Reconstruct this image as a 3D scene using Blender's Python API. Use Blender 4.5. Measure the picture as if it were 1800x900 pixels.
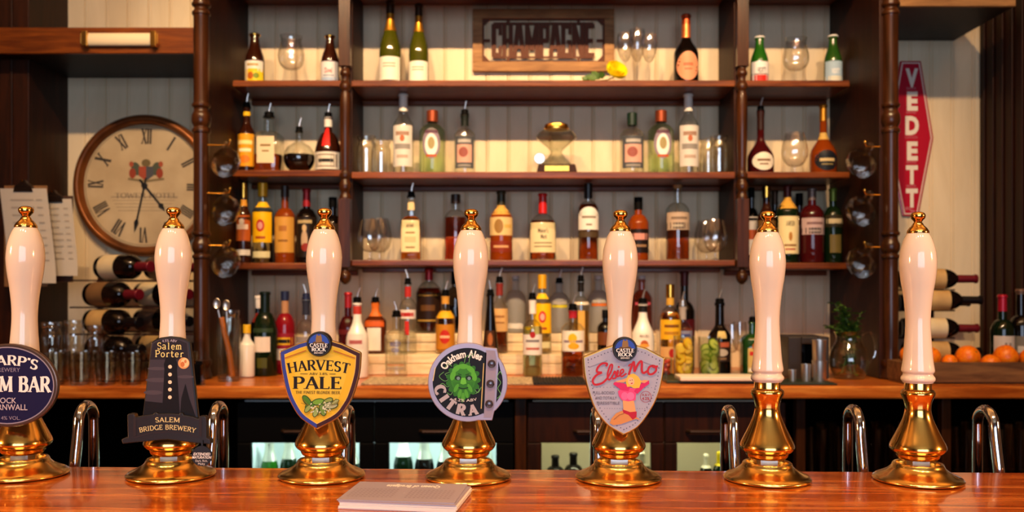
import bpy, math, random
from mathutils import Vector, Matrix, Euler
random.seed(7)
PI = math.pi
S = bpy.context.scene
COL = S.collection
for o in list(bpy.data.objects):
    bpy.data.objects.remove(o)

# ------------------------------------------------------------------ camera, world, lamps, exposure
F = 1600.0           # focal length in pixels of the 1800x900 frame
CZ = 1.36            # eye height
HZ = 510.0           # horizon row
cam = bpy.data.cameras.new('camera'); cam.sensor_width = 36; cam.lens = 36 * F / 1800
cam.shift_y = (HZ - 450) / 1800
cam.dof.use_dof = True; cam.dof.focus_distance = 1.235; cam.dof.aperture_fstop = 6.8
cam.clip_start = 0.02
co = bpy.data.objects.new('camera', cam); COL.objects.link(co)
co.location = (0, 0, CZ); co.rotation_euler = (PI / 2, 0, 0)
S.camera = co
S.view_settings.view_transform = 'Standard'; S.view_settings.look = 'None'
S.view_settings.gamma = 1; S.view_settings.use_curve_mapping = False
S.view_settings.exposure = -0.1
S.cycles.max_bounces = 10; S.cycles.transparent_max_bounces = 24; S.cycles.transmission_bounces = 10
S.cycles.sample_clamp_indirect = 6; S.cycles.caustics_refractive = False; S.cycles.caustics_reflective = False
w = bpy.data.worlds.new('world'); S.world = w; w.use_nodes = True
w.node_tree.nodes['Background'].inputs[0].default_value = (0.9, 0.6, 0.4, 1)
w.node_tree.nodes['Background'].inputs[1].default_value = 0.02

def lamp(kind, name, loc, target, energy, color, size=0.03, cone=60, blend=0.3, sy=None):
    l = bpy.data.lights.new(name, kind); l.energy = energy; l.color = color
    if kind == 'SPOT':
        l.shadow_soft_size = size; l.spot_size = math.radians(cone); l.spot_blend = blend
    elif kind == 'AREA':
        l.shape = 'RECTANGLE'; l.size = size; l.size_y = sy or size
    else:
        l.shadow_soft_size = size
    o = bpy.data.objects.new(name, l); COL.objects.link(o); o.location = loc
    d = Vector(target) - Vector(loc); o.rotation_euler = d.to_track_quat('-Z', 'Y').to_euler()
    return o
WARM = (1.0, 0.60, 0.29)
# row of ceiling spots that light the shelves, row of ceiling spots over the customers' side of the bar
for i, x in enumerate((-1.9, -1.25, -0.62, 0.0, 0.62, 1.25, 1.9)):
    lamp('SPOT', 'shelf_spot', (x, 1.68, 3.42), (x * 1.02, 3.95, 1.75), (210, 210, 125, 14)[round(abs(x) / .63)], (1.0, 0.66, 0.36), 0.035, 62, 0.5)
for i, x in enumerate((-1.15, -0.69, -0.23, 0.23, 0.69, 1.15)):
    lamp('SPOT', 'bar_spot', (x, 0.35, 2.75), (x * 0.98, 1.20, 1.15), 38, WARM, 0.08, 56, 0.5)
# warm wall lamps left and right of the room, aimed at the bar
for x in (-3.2, 3.2):
    lamp('SPOT', 'wall_lamp', (x, 0.25, 1.9), (0, 1.27, 1.24), 300, (1.0, 0.47, 0.17), 0.14, 33, 0.5)
# added unseen fill spots aimed up so the brass mirrors a warm ceiling
for x in (-2.2, -0.75, 0.75, 2.2):
    for y, e in ((1.9, 55), (0.2, 22)): lamp('SPOT', 'ceiling_fill', (x, y, 2.9), (x, y, 4), e, (1.0, 0.58, 0.26), 0.05, 140, 0.6)
# daylight from the pub window far behind the camera
lamp('AREA', 'window_daylight', (0.2, -3.6, 2.0), (0.1, 4, 1.6), 145, (0.66, 0.78, 1.0), 3.6, sy=2.2)

def X(px, Y): return (px - 900) * Y / F
def Z(py, Y): return CZ + (HZ - py) * Y / F
def P(px, py, Y): return Vector((X(px, Y), Y, Z(py, Y)))

# ------------------------------------------------------------------ materials
def lin(h):
    h = h.lstrip('#'); r = []
    for i in (0, 2, 4):
        c = int(h[i:i + 2], 16) / 255
        r.append(c / 12.92 if c <= 0.04045 else ((c + 0.055) / 1.055) ** 2.4)
    return tuple(r) + (1,)
_M = {}
def pm(name, hexc, rough=0.5, metal=0.0, trans=0.0, ior=1.45, coat=0.0, spec=0.5, emit=None, es=0):
    if name in _M: return _M[name]
    m = bpy.data.materials.new(name); m.use_nodes = True
    b = m.node_tree.nodes['Principled BSDF']
    b.inputs['Base Color'].default_value = lin(hexc) if isinstance(hexc, str) else tuple(hexc) + (1,)
    b.inputs['Roughness'].default_value = rough; b.inputs['Metallic'].default_value = metal
    b.inputs['Transmission Weight'].default_value = trans; b.inputs['IOR'].default_value = ior
    b.inputs['Coat Weight'].default_value = coat; b.inputs['Coat Roughness'].default_value = 0.05
    b.inputs['Specular IOR Level'].default_value = spec
    if emit:
        b.inputs['Emission Color'].default_value = lin(emit); b.inputs['Emission Strength'].default_value = es
    _M[name] = m
    return m
def node(m, t, **kw):
    n = m.node_tree.nodes.new(t)
    for k, v in kw.items(): setattr(n, k, v)
    return n
def grain(name, c1, c2, rough=0.4, scale=(1, 14, 14), coat=0.0, detail=6, bump=0.08, c3=None, nscale=3.0, lo=0.35, hi=0.68, spec=0.3):
    """wood: noise stretched along one axis"""
    if name in _M: return _M[name]
    m = pm(name, c1, rough, coat=coat, spec=spec); nt = m.node_tree; L = nt.links
    b = nt.nodes['Principled BSDF']
    tc = node(m, 'ShaderNodeTexCoord'); mp = node(m, 'ShaderNodeMapping')
    mp.inputs['Scale'].default_value = scale
    oi = node(m, 'ShaderNodeObjectInfo')
    L.new(tc.outputs['Object'], mp.inputs['Vector'])
    mu = node(m, 'ShaderNodeVectorMath', operation='SCALE'); mu.inputs[0].default_value = (7, 3, 5)
    L.new(oi.outputs['Random'], mu.inputs['Scale']); L.new(mu.outputs[0], mp.inputs['Location'])
    n = node(m, 'ShaderNodeTexNoise'); n.inputs['Scale'].default_value = nscale; n.inputs['Detail'].default_value = detail
    n.inputs['Roughness'].default_value = 0.62; n.inputs['Distortion'].default_value = 0.6
    L.new(mp.outputs[0], n.inputs['Vector'])
    r = node(m, 'ShaderNodeValToRGB'); e = r.color_ramp.elements
    e[0].position = lo; e[0].color = lin(c1); e[1].position = hi; e[1].color = lin(c2)
    if c3:
        q = e.new((lo + hi) / 2); q.color = lin(c3)
    L.new(n.outputs['Fac'], r.inputs['Fac']); L.new(r.outputs['Color'], b.inputs['Base Color'])
    if bump:
        bp = node(m, 'ShaderNodeBump'); bp.inputs['Strength'].default_value = bump; bp.inputs['Distance'].default_value = 0.004
        L.new(n.outputs['Fac'], bp.inputs['Height']); L.new(bp.outputs[0], b.inputs['Normal'])
    return m
def mottled(name, c1, c2, rough=0.5, scale=20, metal=0, coat=0, bump=0, lo=0.35, hi=0.65):
    if name in _M: return _M[name]
    m = pm(name, c1, rough, metal, coat=coat); nt = m.node_tree; L = nt.links
    b = nt.nodes['Principled BSDF']
    tc = node(m, 'ShaderNodeTexCoord')
    n = node(m, 'ShaderNodeTexNoise'); n.inputs['Scale'].default_value = scale; n.inputs['Detail'].default_value = 4
    L.new(tc.outputs['Object'], n.inputs['Vector'])
    r = node(m, 'ShaderNodeValToRGB'); e = r.color_ramp.elements
    e[0].position = lo; e[0].color = lin(c1); e[1].position = hi; e[1].color = lin(c2)
    L.new(n.outputs['Fac'], r.inputs['Fac']); L.new(r.outputs['Color'], b.inputs['Base Color'])
    if bump:
        bp = node(m, 'ShaderNodeBump'); bp.inputs['Strength'].default_value = bump; bp.inputs['Distance'].default_value = 0.003
        L.new(n.outputs['Fac'], bp.inputs['Height']); L.new(bp.outputs[0], b.inputs['Normal'])
    return m
def thin(name, tint='#ffffff', ior=1.5, gain=1.0, edge=None, rough=0.02):
    """glass whose walls are thin: clear transmission, fresnel reflection"""
    if name in _M: return _M[name]
    m = bpy.data.materials.new(name); m.use_nodes = True; nt = m.node_tree; L = nt.links
    nt.nodes.remove(nt.nodes['Principled BSDF']); out = nt.nodes['Material Output']
    t = node(m, 'ShaderNodeBsdfTransparent'); t.inputs[0].default_value = lin(tint)
    g = node(m, 'ShaderNodeBsdfGlossy'); g.inputs['Roughness'].default_value = rough; g.inputs['Color'].default_value = (1, 1, 1, 1)
    lw = node(m, 'ShaderNodeLayerWeight'); lw.inputs['Blend'].default_value = 0.5
    pw = node(m, 'ShaderNodeMath', operation='POWER'); pw.inputs[1].default_value = 4.0
    mr = node(m, 'ShaderNodeMapRange'); mr.inputs[3].default_value = 0.045 * gain; mr.inputs[4].default_value = 0.8
    L.new(lw.outputs['Facing'], pw.inputs[0]); L.new(pw.outputs[0], mr.inputs[0])
    # a longer path through the wall near the outline absorbs more
    p2 = node(m, 'ShaderNodeMath', operation='POWER'); p2.inputs[1].default_value = 2.6
    mc = node(m, 'ShaderNodeMix', data_type='RGBA'); mc.inputs['A'].default_value = lin(tint)
    mc.inputs['B'].default_value = lin(edge) if edge else tuple(c * .45 for c in lin(tint)[:3]) + (1,)
    L.new(lw.outputs['Facing'], p2.inputs[0]); L.new(p2.outputs[0], mc.inputs['Factor']); L.new(mc.outputs['Result'], t.inputs[0])
    mx = node(m, 'ShaderNodeMixShader')
    L.new(mr.outputs[0], mx.inputs[0]); L.new(t.outputs[0], mx.inputs[1]); L.new(g.outputs[0], mx.inputs[2])
    L.new(mx.outputs[0], out.inputs[0]); _M[name] = m
    return m
def flat(hexc, rough=0.45):
    return pm('print_' + hexc.strip('#'), hexc, rough, spec=.22)

SHADEW = grain('shaded_soffit_wood', '#120805', '#2a130a', 0.45, (18, 18, 1.4), coat=0.0, spec=.2, bump=0.1)  # beam undersides only: their shade is put into this darker colour
SHELFW = grain('shelf_wood', '#532206', '#80400f', 0.36, (1.4, 18, 18), coat=0.1, bump=0.08)
POSTW = grain('post_wood', '#281306', '#4a260f', 0.28, (16, 16, 1.2), coat=0.2, bump=0.05)
PANELW = grain('panel_wood', '#200c02', '#381604', 0.5, (14, 14, 1.2), coat=0.0, bump=0.06, spec=.2)
BARW = grain('bar_top_wood', '#7a2e0b', '#de853c', 0.18, spec=.5, scale=(1.1, 16, 16), coat=0.5, bump=0.02, c3='#b45516', nscale=3.2)
PINE = grain('counter_pine', '#94430f', '#dd8a38', 0.3, (1.2, 12, 12), coat=0.25, bump=0.04, c3='#c06620')
STEPW = grain('pale_step_wood', '#d9bb8c', '#f0dcb4', 0.5, (1.5, 16, 16), bump=0.03)
CRATEW = grain('crate_wood', '#5a3a20', '#8c6238', 0.6, (1.5, 14, 14), bump=0.15)
FRAMEW = grain('frame_wood', '#7d5630', '#a87b49', 0.6, (2, 12, 12), bump=0.1)
BRASS = mottled('polished_brass', '#fbcb74', '#f2b958', 0.15, 9, metal=1)
BRASSB = mottled('brass_base', '#f9d283', '#efc068', 0.19, 12, metal=1)
GOLD = pm('gold_metal', '#e8b04a', 0.22, 1)
CHROME = pm('chrome', '#d9d9dc', 0.07, 1)
STEEL = pm('brushed_steel', '#e2dcd4', 0.36, 1)
BLACKM = pm('black_metal', '#0c0b0b', 0.4, 0.0)
IRON = pm('rusty_sign_metal', '#55290f', 0.7, 0.1)
PORC = pm('porcelain', '#dccdba', 0.12, coat=0.5)
PAPER = pm('paper', '#b9ae9d', 0.8)
BLACK = pm('black_plastic', '#040303', 0.6, spec=.1)
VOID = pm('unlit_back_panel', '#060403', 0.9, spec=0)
CLEAR = thin('clear_glass', '#f8faf7', edge='#b4b6ae', gain=1.6)
JARG = thin('jar_glass', '#fbfbf8', edge='#a09d94', gain=3)
GLASS = thin('glassware', '#ffffff', edge='#d2cfc6', gain=2.6)
CLEARG = thin('greenish_glass', '#e4f1da')
CLEARD = thin('smoky_glass', '#b9aea0')
TANKG = thin('tankard_glass', '#f0ece4', edge='#b9b2a6', gain=3.2, rough=.12)
TUMG = thin('tumbler_glass', '#f3ede2', edge='#9a8c78', gain=1.6)
FRIDGEG = thin('fridge_glass', '#e6efea')
def liq(name, c): return pm('liquid_' + name, c, 0.0, trans=1.0, ior=1.36)
L_AMBER = liq('amber', '#e2801f'); L_RED = liq('red_amber', '#c8401a'); L_DARK = liq('dark_amber', '#b04c16')
L_GOLD = liq('gold', '#f0b048'); L_CLEAR = liq('clear', '#fbfbf6'); L_BLACK = pm('liquid_black', '#120806', 0.1)
L_PALE = liq('pale_gold', '#f3e0a4'); L_GREEN = liq('pale_green', '#dcefc8'); L_PINK = liq('pink', '#e6a090')
G_BROWN = pm('brown_glass', '#2c1107', 0.03, coat=0.0); G_DARK = pm('near_black_glass', '#0c0705', 0.03, coat=0.0)
G_GREEN = pm('green_glass', '#1d3a0e', 0.03, coat=0.0); G_DGREEN = pm('dark_green_glass', '#0c1a0b', 0.03, coat=0.0)
G_BEERG = pm('bright_green_glass', '#1f5512', 0.03, coat=0.0); G_REDB = pm('red_liqueur_glass', '#7a0d18', 0.03, coat=0.0)
G_AMBER = pm('amber_glass', '#7c3208', 0.03, coat=0.0); G_DRED = pm('dark_red_glass', '#3a0a0c', 0.03, coat=0.0)
G_WHITE = pm('white_bottle', '#e9e2d4', 0.25, coat=0.3)
FROST = pm('frosted_glass', '#e9e9e4', 0.35, trans=0.75, ior=1.2)

# ------------------------------------------------------------------ mesh builder
class MB:
    def __init__(s): s.v = []; s.f = []; s.m = []; s.sm = []
    def add(s, vs, fs, mat=0, smooth=False):
        b = len(s.v); s.v += [tuple(v) for v in vs]
        for f in fs:
            s.f.append([b + i for i in f]); s.m.append(mat); s.sm.append(smooth)
        return s
    def box(s, x0, x1, y0, y1, z0, z1, mat=0, xf=None):
        vs = [Vector((x, y, z)) for z in (z0, z1) for y in (y0, y1) for x in (x0, x1)]
        if xf is not None: vs = [xf @ v for v in vs]
        return s.add(vs, [(0, 2, 3, 1), (4, 5, 7, 6), (0, 1, 5, 4), (2, 6, 7, 3), (0, 4, 6, 2), (1, 3, 7, 5)], mat)
    def lathe(s, prof, seg=28, mat=0, n=2.0, dr=1.0, c=(0, 0, 0), xf=None, smooth=True, rad=None):
        vs = []; fs = []
        ring = []
        for i in range(seg):
            a = 2 * PI * (i + 0.5) / seg; cx, sy = math.cos(a), math.sin(a)
            if n != 2.0:
                cx = math.copysign(abs(cx) ** (2 / n), cx); sy = math.copysign(abs(sy) ** (2 / n), sy)
            ring.append((cx, sy * dr, a))
        rows = []
        for (r, z) in prof:
            if r <= 1e-7:
                rows.append([len(vs)]); vs.append(Vector((c[0], c[1], c[2] + z)))
            else:
                rows.append(list(range(len(vs), len(vs) + seg)))
                for (a, b, t) in ring:
                    k = r * (rad(t, z) if rad else 1)
                    vs.append(Vector((c[0] + a * k, c[1] + b * k, c[2] + z)))
        for A, B in zip(rows, rows[1:]):
            if len(A) == 1 and len(B) == 1: continue
            for i in range(seg):
                j = (i + 1) % seg
                if len(A) == 1: fs.append((A[0], B[j], B[i]))
                elif len(B) == 1: fs.append((A[i], A[j], B[0]))
                else: fs.append((A[i], A[j], B[j], B[i]))
        if xf is not None: vs = [xf @ v for v in vs]
        return s.add(vs, fs, mat, smooth)
    def tube(s, pts, r, seg=10, mat=0, caps=True, xf=None):
        pts = [Vector(p) for p in pts]; n = len(pts)
        rr = r if isinstance(r, (list, tuple)) else [r] * n
        t0 = (pts[1] - pts[0]).normalized()
        u = t0.orthogonal().normalized(); vs = []; fs = []
        for i, p in enumerate(pts):
            t = (pts[min(i + 1, n - 1)] - pts[max(i - 1, 0)]).normalized()
            u = (u - t * u.dot(t)).normalized(); v = t.cross(u)
            for k in range(seg):
                a = 2 * PI * k / seg
                vs.append(p + (u * math.cos(a) + v * math.sin(a)) * rr[i])
        for i in range(n - 1):
            for k in range(seg):
                q = (k + 1) % seg
                fs.append((i * seg + k, i * seg + q, (i + 1) * seg + q, (i + 1) * seg + k))
        if caps:
            fs.append(tuple(range(seg - 1, -1, -1))); fs.append(tuple(range((n - 1) * seg, n * seg)))
        if xf is not None: vs = [xf @ v for v in vs]
        return s.add(vs, fs, mat, True)
    def prism(s, pts, y0, y1, mat=0, front=None, xf=None, plan=False):
        """outline in x-z pushed through y0..y1 (plan=True: outline in x-y through z)"""
        n = len(pts)
        mk = (lambda p, d: Vector((p[0], p[1], d))) if plan else (lambda p, d: Vector((p[0], d, p[1])))
        vs = [mk(p, y0) for p in pts] + [mk(p, y1) for p in pts]
        if xf is not None: vs = [xf @ v for v in vs]
        s.add(vs, [tuple(range(n))], mat if front is None else front)
        b = len(s.v) - 2 * n
        for f in [tuple(range(2 * n - 1, n - 1, -1))] + [(i, n + i, n + (i + 1) % n, (i + 1) % n) for i in range(n)]:
            s.f.append([b + i for i in f]); s.m.append(mat); s.sm.append(False)
        return s
    def build(s, name, mats, parent=None, loc=None, bevel=0, rot=None, seg=2, angle=35):
        me = bpy.data.meshes.new(name); me.from_pydata(s.v, [], s.f)
        if not isinstance(mats, (list, tuple)): mats = [mats]
        for m in mats: me.materials.append(m)
        me.polygons.foreach_set('material_index', s.m); me.polygons.foreach_set('use_smooth', s.sm)
        me.update()
        import bmesh
        bm = bmesh.new(); bm.from_mesh(me)
        if len(bm.faces) < 6000: bmesh.ops.recalc_face_normals(bm, faces=bm.faces[:])
        bm.to_mesh(me); bm.free()
        if any(s.sm): me.set_sharp_from_angle(angle=math.radians(angle))
        o = bpy.data.objects.new(name, me); COL.objects.link(o)
        if parent is not None: o.parent = parent
        if loc is not None: o.location = loc
        if rot is not None: o.rotation_euler = rot
        if bevel:
            md = o.modifiers.new('bevel', 'BEVEL'); md.width = bevel; md.segments = seg; md.limit_method = 'ANGLE'
        return o
def tag(o, label=None, cat=None, group=None, kind=None):
    if label: o['label'] = label
    if cat: o['category'] = cat
    if group: o['group'] = group
    if kind: o['kind'] = kind
    return o
def thing(name, label, cat, loc=(0, 0, 0), rot=(0, 0, 0), group=None):
    o = bpy.data.objects.new(name, None); COL.objects.link(o); o.empty_display_size = 0.05
    o.location = loc; o.rotation_euler = rot
    return tag(o, label, cat, group)
def struct(o): o['kind'] = 'structure'; return o
def kids(o): return [c for c in COL.objects if c.parent == o]
def copy_tree(o, loc=None, rot=None, label=None, parent=None):
    ch = kids(o); c = o.copy(); COL.objects.link(c)
    if parent is not None: c.parent = parent
    for k in ch: copy_tree(k, parent=c)
    if loc is not None: c.location = loc
    if rot is not None: c.rotation_euler = rot
    if label: c['label'] = label
    return c
def interp(tab, q):
    if q <= tab[0][0]: return tab[0][1]
    for (a, b), (c, d) in zip(tab, tab[1:]):
        if q <= c: return b + (d - b) * (q - a) / max(c - a, 1e-9)
    return tab[-1][1]
def smooth_prof(p, k=3):
    """Catmull-Rom through profile points"""
    out = []
    for i in range(len(p) - 1):
        a, b, c, d = p[max(i - 1, 0)], p[i], p[i + 1], p[min(i + 2, len(p) - 1)]
        for j in range(k):
            t = j / k
            out.append(tuple(0.5 * ((2 * b[q]) + (c[q] - a[q]) * t + (2 * a[q] - 5 * b[q] + 4 * c[q] - d[q]) * t * t + (3 * b[q] - a[q] - 3 * c[q] + d[q]) * t ** 3) for q in (0, 1)))
            lo, hi = min(b[1], c[1]), max(b[1], c[1]); out[-1] = (max(out[-1][0], 0), min(max(out[-1][1], lo), hi))
    out.append(p[-1]); return out

# ------------------------------------------------------------------ lettering
def arc(cx, cy, rx, ry, a0, a1, n=12):
    return [(cx + rx * math.cos(math.radians(a0 + (a1 - a0) * i / n)), cy + ry * math.sin(math.radians(a0 + (a1 - a0) * i / n))) for i in range(n + 1)]
# glyph: width, strokes (points, serif flags start/end, width factor)
GL = {
 'A': (.78, [([(.06, 0), (.39, 1)], 'b.', .55), ([(.37, 1), (.70, 0)], '.b', 1), ([(.19, .34), (.58, .34)], '..', 1)]),
 'B': (.70, [([(.15, 0), (.15, 1)], 'bb', 1), ([(.15, .97), (.36, .97)] + arc(.36, .755, .20, .215, 90, -90)[1:] + [(.15, .54)], '..', 1), ([(.36, .54)] + arc(.36, .285, .25, .255, 90, -90)[1:] + [(.15, .03)], '..', 1)]),
 'C': (.74, [(arc(.42, .5, .34, .47, 45, 315, 18), 'vv', 1)]),
 'D': (.80, [([(.15, 0), (.15, 1)], 'bb', 1), ([(.15, .97), (.36, .97)] + arc(.36, .5, .34, .47, 90, -90, 14)[1:] + [(.15, .03)], '..', 1)]),
 'E': (.66, [([(.15, 0), (.15, 1)], 'bb', 1), ([(.15, .97), (.58, .97)], '.V', 1), ([(.15, .52), (.47, .52)], '.v', 1), ([(.15, .03), (.60, .03)], '.^', 1)]),
 'F': (.62, [([(.15, 0), (.15, 1)], 'bb', 1), ([(.15, .97), (.57, .97)], '.V', 1), ([(.15, .52), (.46, .52)], '.v', 1)]),
 'G': (.80, [(arc(.42, .5, .34, .47, 50, 330, 18), 'v.', 1), ([(.69, .0), (.69, .42)], '.b', 1)]),
 'H': (.84, [([(.15, 0), (.15, 1)], 'bb', 1), ([(.69, 0), (.69, 1)], 'bb', 1), ([(.15, .52), (.69, .52)], '..', 1)]),
 'I': (.36, [([(.18, 0), (.18, 1)], 'bb', 1)]),
 'J': (.50, [([(.34, 1), (.34, .22)] + arc(.20, .2, .14, .19, 0, -140, 8), 'b.', 1)]),
 'K': (.76, [([(.15, 0), (.15, 1)], 'bb', 1), ([(.62, 1), (.17, .45)], 'b.', .5), ([(.32, .62), (.66, 0)], '.b', 1)]),
 'L': (.62, [([(.15, 0), (.15, 1)], 'bb', 1), ([(.15, .03), (.57, .03)], '.^', 1)]),
 'M': (.98, [([(.14, 0), (.16, 1)], 'bb', .5), ([(.16, 1), (.49, .08)], '..', 1), ([(.49, .08), (.82, 1)], '..', .5), ([(.82, 1), (.84, 0)], 'bb', 1)]),
 'N': (.84, [([(.15, 0), (.15, 1)], 'bb', .55), ([(.15, 1), (.69, 0)], '..', 1), ([(.69, 0), (.69, 1)], '.b', .55)]),
 'O': (.82, [(arc(.41, .5, .34, .47, 0, 360, 26), '..', 1)]),
 'P': (.68, [([(.15, 0), (.15, 1)], 'bb', 1), ([(.15, .97), (.36, .97)] + arc(.36, .715, .24, .255, 90, -90)[1:] + [(.15, .46)], '..', 1)]),
 'R': (.74, [([(.15, 0), (.15, 1)], 'bb', 1), ([(.15, .97), (.36, .97)] + arc(.36, .735, .22, .235, 90, -90)[1:] + [(.15, .5)], '..', 1), ([(.36, .5), (.68, 0)], '.b', 1)]),
 'S': (.62, [(arc(.31, .74, .21, .235, 40, 250, 12) + arc(.31, .26, .235, .235, 85, -140, 14), 'vv', 1)]),
 'T': (.70, [([(.35, 0), (.35, 1)], 'b.', 1), ([(.05, .97), (.65, .97)], 'VV', 1)]),
 'U': (.80, [([(.15, 1), (.15, .3)] + arc(.40, .3, .25, .27, 180, 360) + [(.65, 1)], 'bb', 1)]),
 'V': (.78, [([(.08, 1), (.40, 0)], 'b.', 1), ([(.38, 0), (.70, 1)], '.b', .55)]),
 'W': (1.06, [([(.06, 1), (.30, 0)], 'b.', 1), ([(.30, 0), (.53, .9)], '..', .55), ([(.53, .9), (.77, 0)], '..', 1), ([(.77, 0), (1.0, 1)], '.b', .55)]),
 'X': (.76, [([(.08, 1), (.66, 0)], 'bb', 1), ([(.64, 1), (.10, 0)], 'bb', .55)]),
 'Y': (.74, [([(.08, 1), (.37, .46)], 'b.', 1), ([(.66, 1), (.37, .46)], 'b.', .55), ([(.37, .46), (.37, 0)], '.b', 1)]),
 "'": (.24, [([(.12, 1), (.12, .78)], '..', 1)]),
 ' ': (.36, []),
 'a': (.62, [(arc(.27, .48, .19, .19, 150, 0, 8) + [(.46, .08), (.56, .03)], '..', 1), (arc(.28, .18, .18, .16, 20, 360, 14), '..', 1)]),
 'l': (.50, [([(.12, .97), (.25, .97), (.25, .03)], '.b', 1)]),
 'e': (.62, [([(.12, .34), (.50, .34)] + arc(.31, .33, .20, .31, 10, 320, 16), '..', 1)]),
 'm': (.86, [([(.12, .03), (.12, .64)], 'b.', 1), ([(.12, .5)] + arc(.25, .48, .13, .16, 160, 0, 7) + [(.38, .03)], '.b', 1), ([(.38, .5)] + arc(.54, .48, .14, .16, 160, 0, 7) + [(.68, .03)], '.b', 1)]),
 'o': (.62, [(arc(.31, .33, .21, .31, 0, 360, 18), '..', 1)]),
 'r': (.58, [([(.20, .03), (.20, .64)], 'b.', 1), ([(.20, .42)] + arc(.38, .45, .16, .18, 160, 40, 7), '..', 1)]),
 't': (.52, [([(.22, .9), (.22, .14)] + arc(.34, .15, .12, .12, 190, 330, 7), '..', 1), ([(.06, .62), (.44, .62)], '..', 1)]),
}
def ribbon(pts, wf):
    L, R = [], []
    n = len(pts)
    closed = n > 3 and abs(pts[0][0] - pts[-1][0]) < 1e-5 and abs(pts[0][1] - pts[-1][1]) < 1e-5
    for i in range(n):
        a = pts[i - 1] if i else (pts[-2] if closed else pts[0]); b = pts[i + 1] if i < n - 1 else (pts[1] if closed else pts[-1])
        dx, dy = b[0] - a[0], b[1] - a[1]; l = math.hypot(dx, dy) or 1
        dx /= l; dy /= l
        h = wf(dx, dy) if callable(wf) else wf
        h *= 0.5
        L.append((pts[i][0] - dy * h, pts[i][1] + dx * h)); R.append((pts[i][0] + dy * h, pts[i][1] - dx * h))
    return [(L[i], L[i + 1], R[i + 1], R[i]) for i in range(n - 1)]
def serif_text(word, T=.17, t=.06, sl=.13, sh=.05, gap=.04):
    """list of polygons, cap height 1, centred on x"""
    polys = []; x = 0
    for ch in word:
        w, strokes = GL[ch]
        for pts, fl, k in strokes:
            p = [(x + a, b) for a, b in pts]
            polys += ribbon(p, lambda dx, dy: (t + (T - t) * abs(dy)) * (k if k == 1 else max(k, t / T)))
            for e, f in ((0, fl[0]), (-1, fl[1])):
                a, b = p[e]
                if f == 'b' and sh:
                    c = sh / 2 if b < .5 else b - sh / 2
                    polys.append([(a - sl, c - sh / 2), (a + sl, c - sh / 2), (a + sl, c + sh / 2), (a - sl, c + sh / 2)])
                elif f in 'vV^' and sh:
                    h = .11
                    lo, hi = (b - h * 1.5, b + .03) if f == 'V' else ((b - .03, b + h * 1.5) if f == '^' else (b - h, b + h))
                    polys.append([(a - .035, lo), (a + .035, lo), (a + .035, hi), (a - .035, hi)])
        x += w + gap
    x -= gap
    return [[(a - x / 2, b) for a, b in q] for q in polys], x
_T = {}
def sans_text(word, bold=0.0):
    k = (word, bold)
    if k in _T: return _T[k]
    cu = bpy.data.curves.new('t', 'FONT'); cu.body = word; cu.align_x = 'CENTER'; cu.size = 1.0; cu.offset = bold; cu.resolution_u = 3
    ob = bpy.data.objects.new('t', cu); COL.objects.link(ob)
    bpy.context.view_layer.update()
    me = bpy.data.meshes.new_from_object(ob.evaluated_get(bpy.context.evaluated_depsgraph_get()))
    polys = [[(me.vertices[i].co.x / .72, me.vertices[i].co.y / .72) for i in p.vertices] for p in me.polygons]
    xs = [v.co.x / .72 for v in me.vertices] or [0]
    wd = max(xs) - min(xs)
    bpy.data.objects.remove(ob); bpy.data.curves.remove(cu); bpy.data.meshes.remove(me)
    _T[k] = (polys, wd); return _T[k]
class Decal:
    """flat print: polygons in picture-plane units around a centre, one mesh, several inks"""
    def __init__(s, sc): s.mb = MB(); s.sc = sc; s.mats = []; s.ly = 0.0
    def ink(s, h):
        m = flat(h) if isinstance(h, str) else h
        if m not in s.mats: s.mats.append(m)
        return s.mats.index(m)
    def up(s): s.ly += 8e-5; return s
    def poly(s, pts, h):
        s.ly += 1.5e-6; y = -s.ly                      # every shape a hair above the last, like ink over ink
        s.mb.add([Vector((x * s.sc, y, z * s.sc)) for x, z in pts], [tuple(range(len(pts)))], s.ink(h)); return s
    def polys(s, ps, h, fn=lambda x, y: (x, y)):
        for p in ps: s.poly([fn(x, y) for x, y in p], h)
        return s
    def oval(s, cx, cy, rx, ry, h, rot=0, n=22):
        c, q = math.cos(rot), math.sin(rot); pts = []
        for i in range(n):
            a = 2 * PI * i / n; u, v = rx * math.cos(a), ry * math.sin(a)
            pts.append((cx + u * c - v * q, cy + u * q + v * c))
        return s.poly(pts, h)
    def ring(s, cx, cy, rx, ry, t, h, a0=0, a1=360, n=40):
        A = arc(cx, cy, rx, ry, a0, a1, n); B = arc(cx, cy, rx - t, ry - t, a0, a1, n)
        for i in range(n): s.poly([A[i], A[i + 1], B[i + 1], B[i]], h)
        return s
    def line(s, pts, w, h): return s.polys(ribbon(pts, w), h)
    def text(s, word, cx, cy, hgt, h, width=None, font='sans', bold=0.0, arcr=None, skew=0, rot=0, aoff=0, **kw):
        ps, wd = serif_text(word, **kw) if font == 'serif' else sans_text(word, bold)
        sx = (width / wd) if width else hgt
        def fn(x, y):
            u = x * sx + skew * y * hgt; v = y * hgt
            if arcr:
                if arcr > 0: a = u / arcr + aoff; return (cx + (arcr + v) * math.sin(a), cy + (arcr + v) * math.cos(a) - arcr)
                r = -arcr; a = u / r; return (cx + (r - v) * math.sin(a), cy - (r - v) * math.cos(a) + r)
            if rot: return (cx + u * math.cos(rot) - v * math.sin(rot), cy + u * math.sin(rot) + v * math.cos(rot))
            return (cx + u, cy + v)
        return s.polys(ps, h, fn)
    def build(s, name, parent, loc=(0, 0, 0), rot=None): return s.mb.build(name, s.mats, parent, loc, rot=rot)
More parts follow.
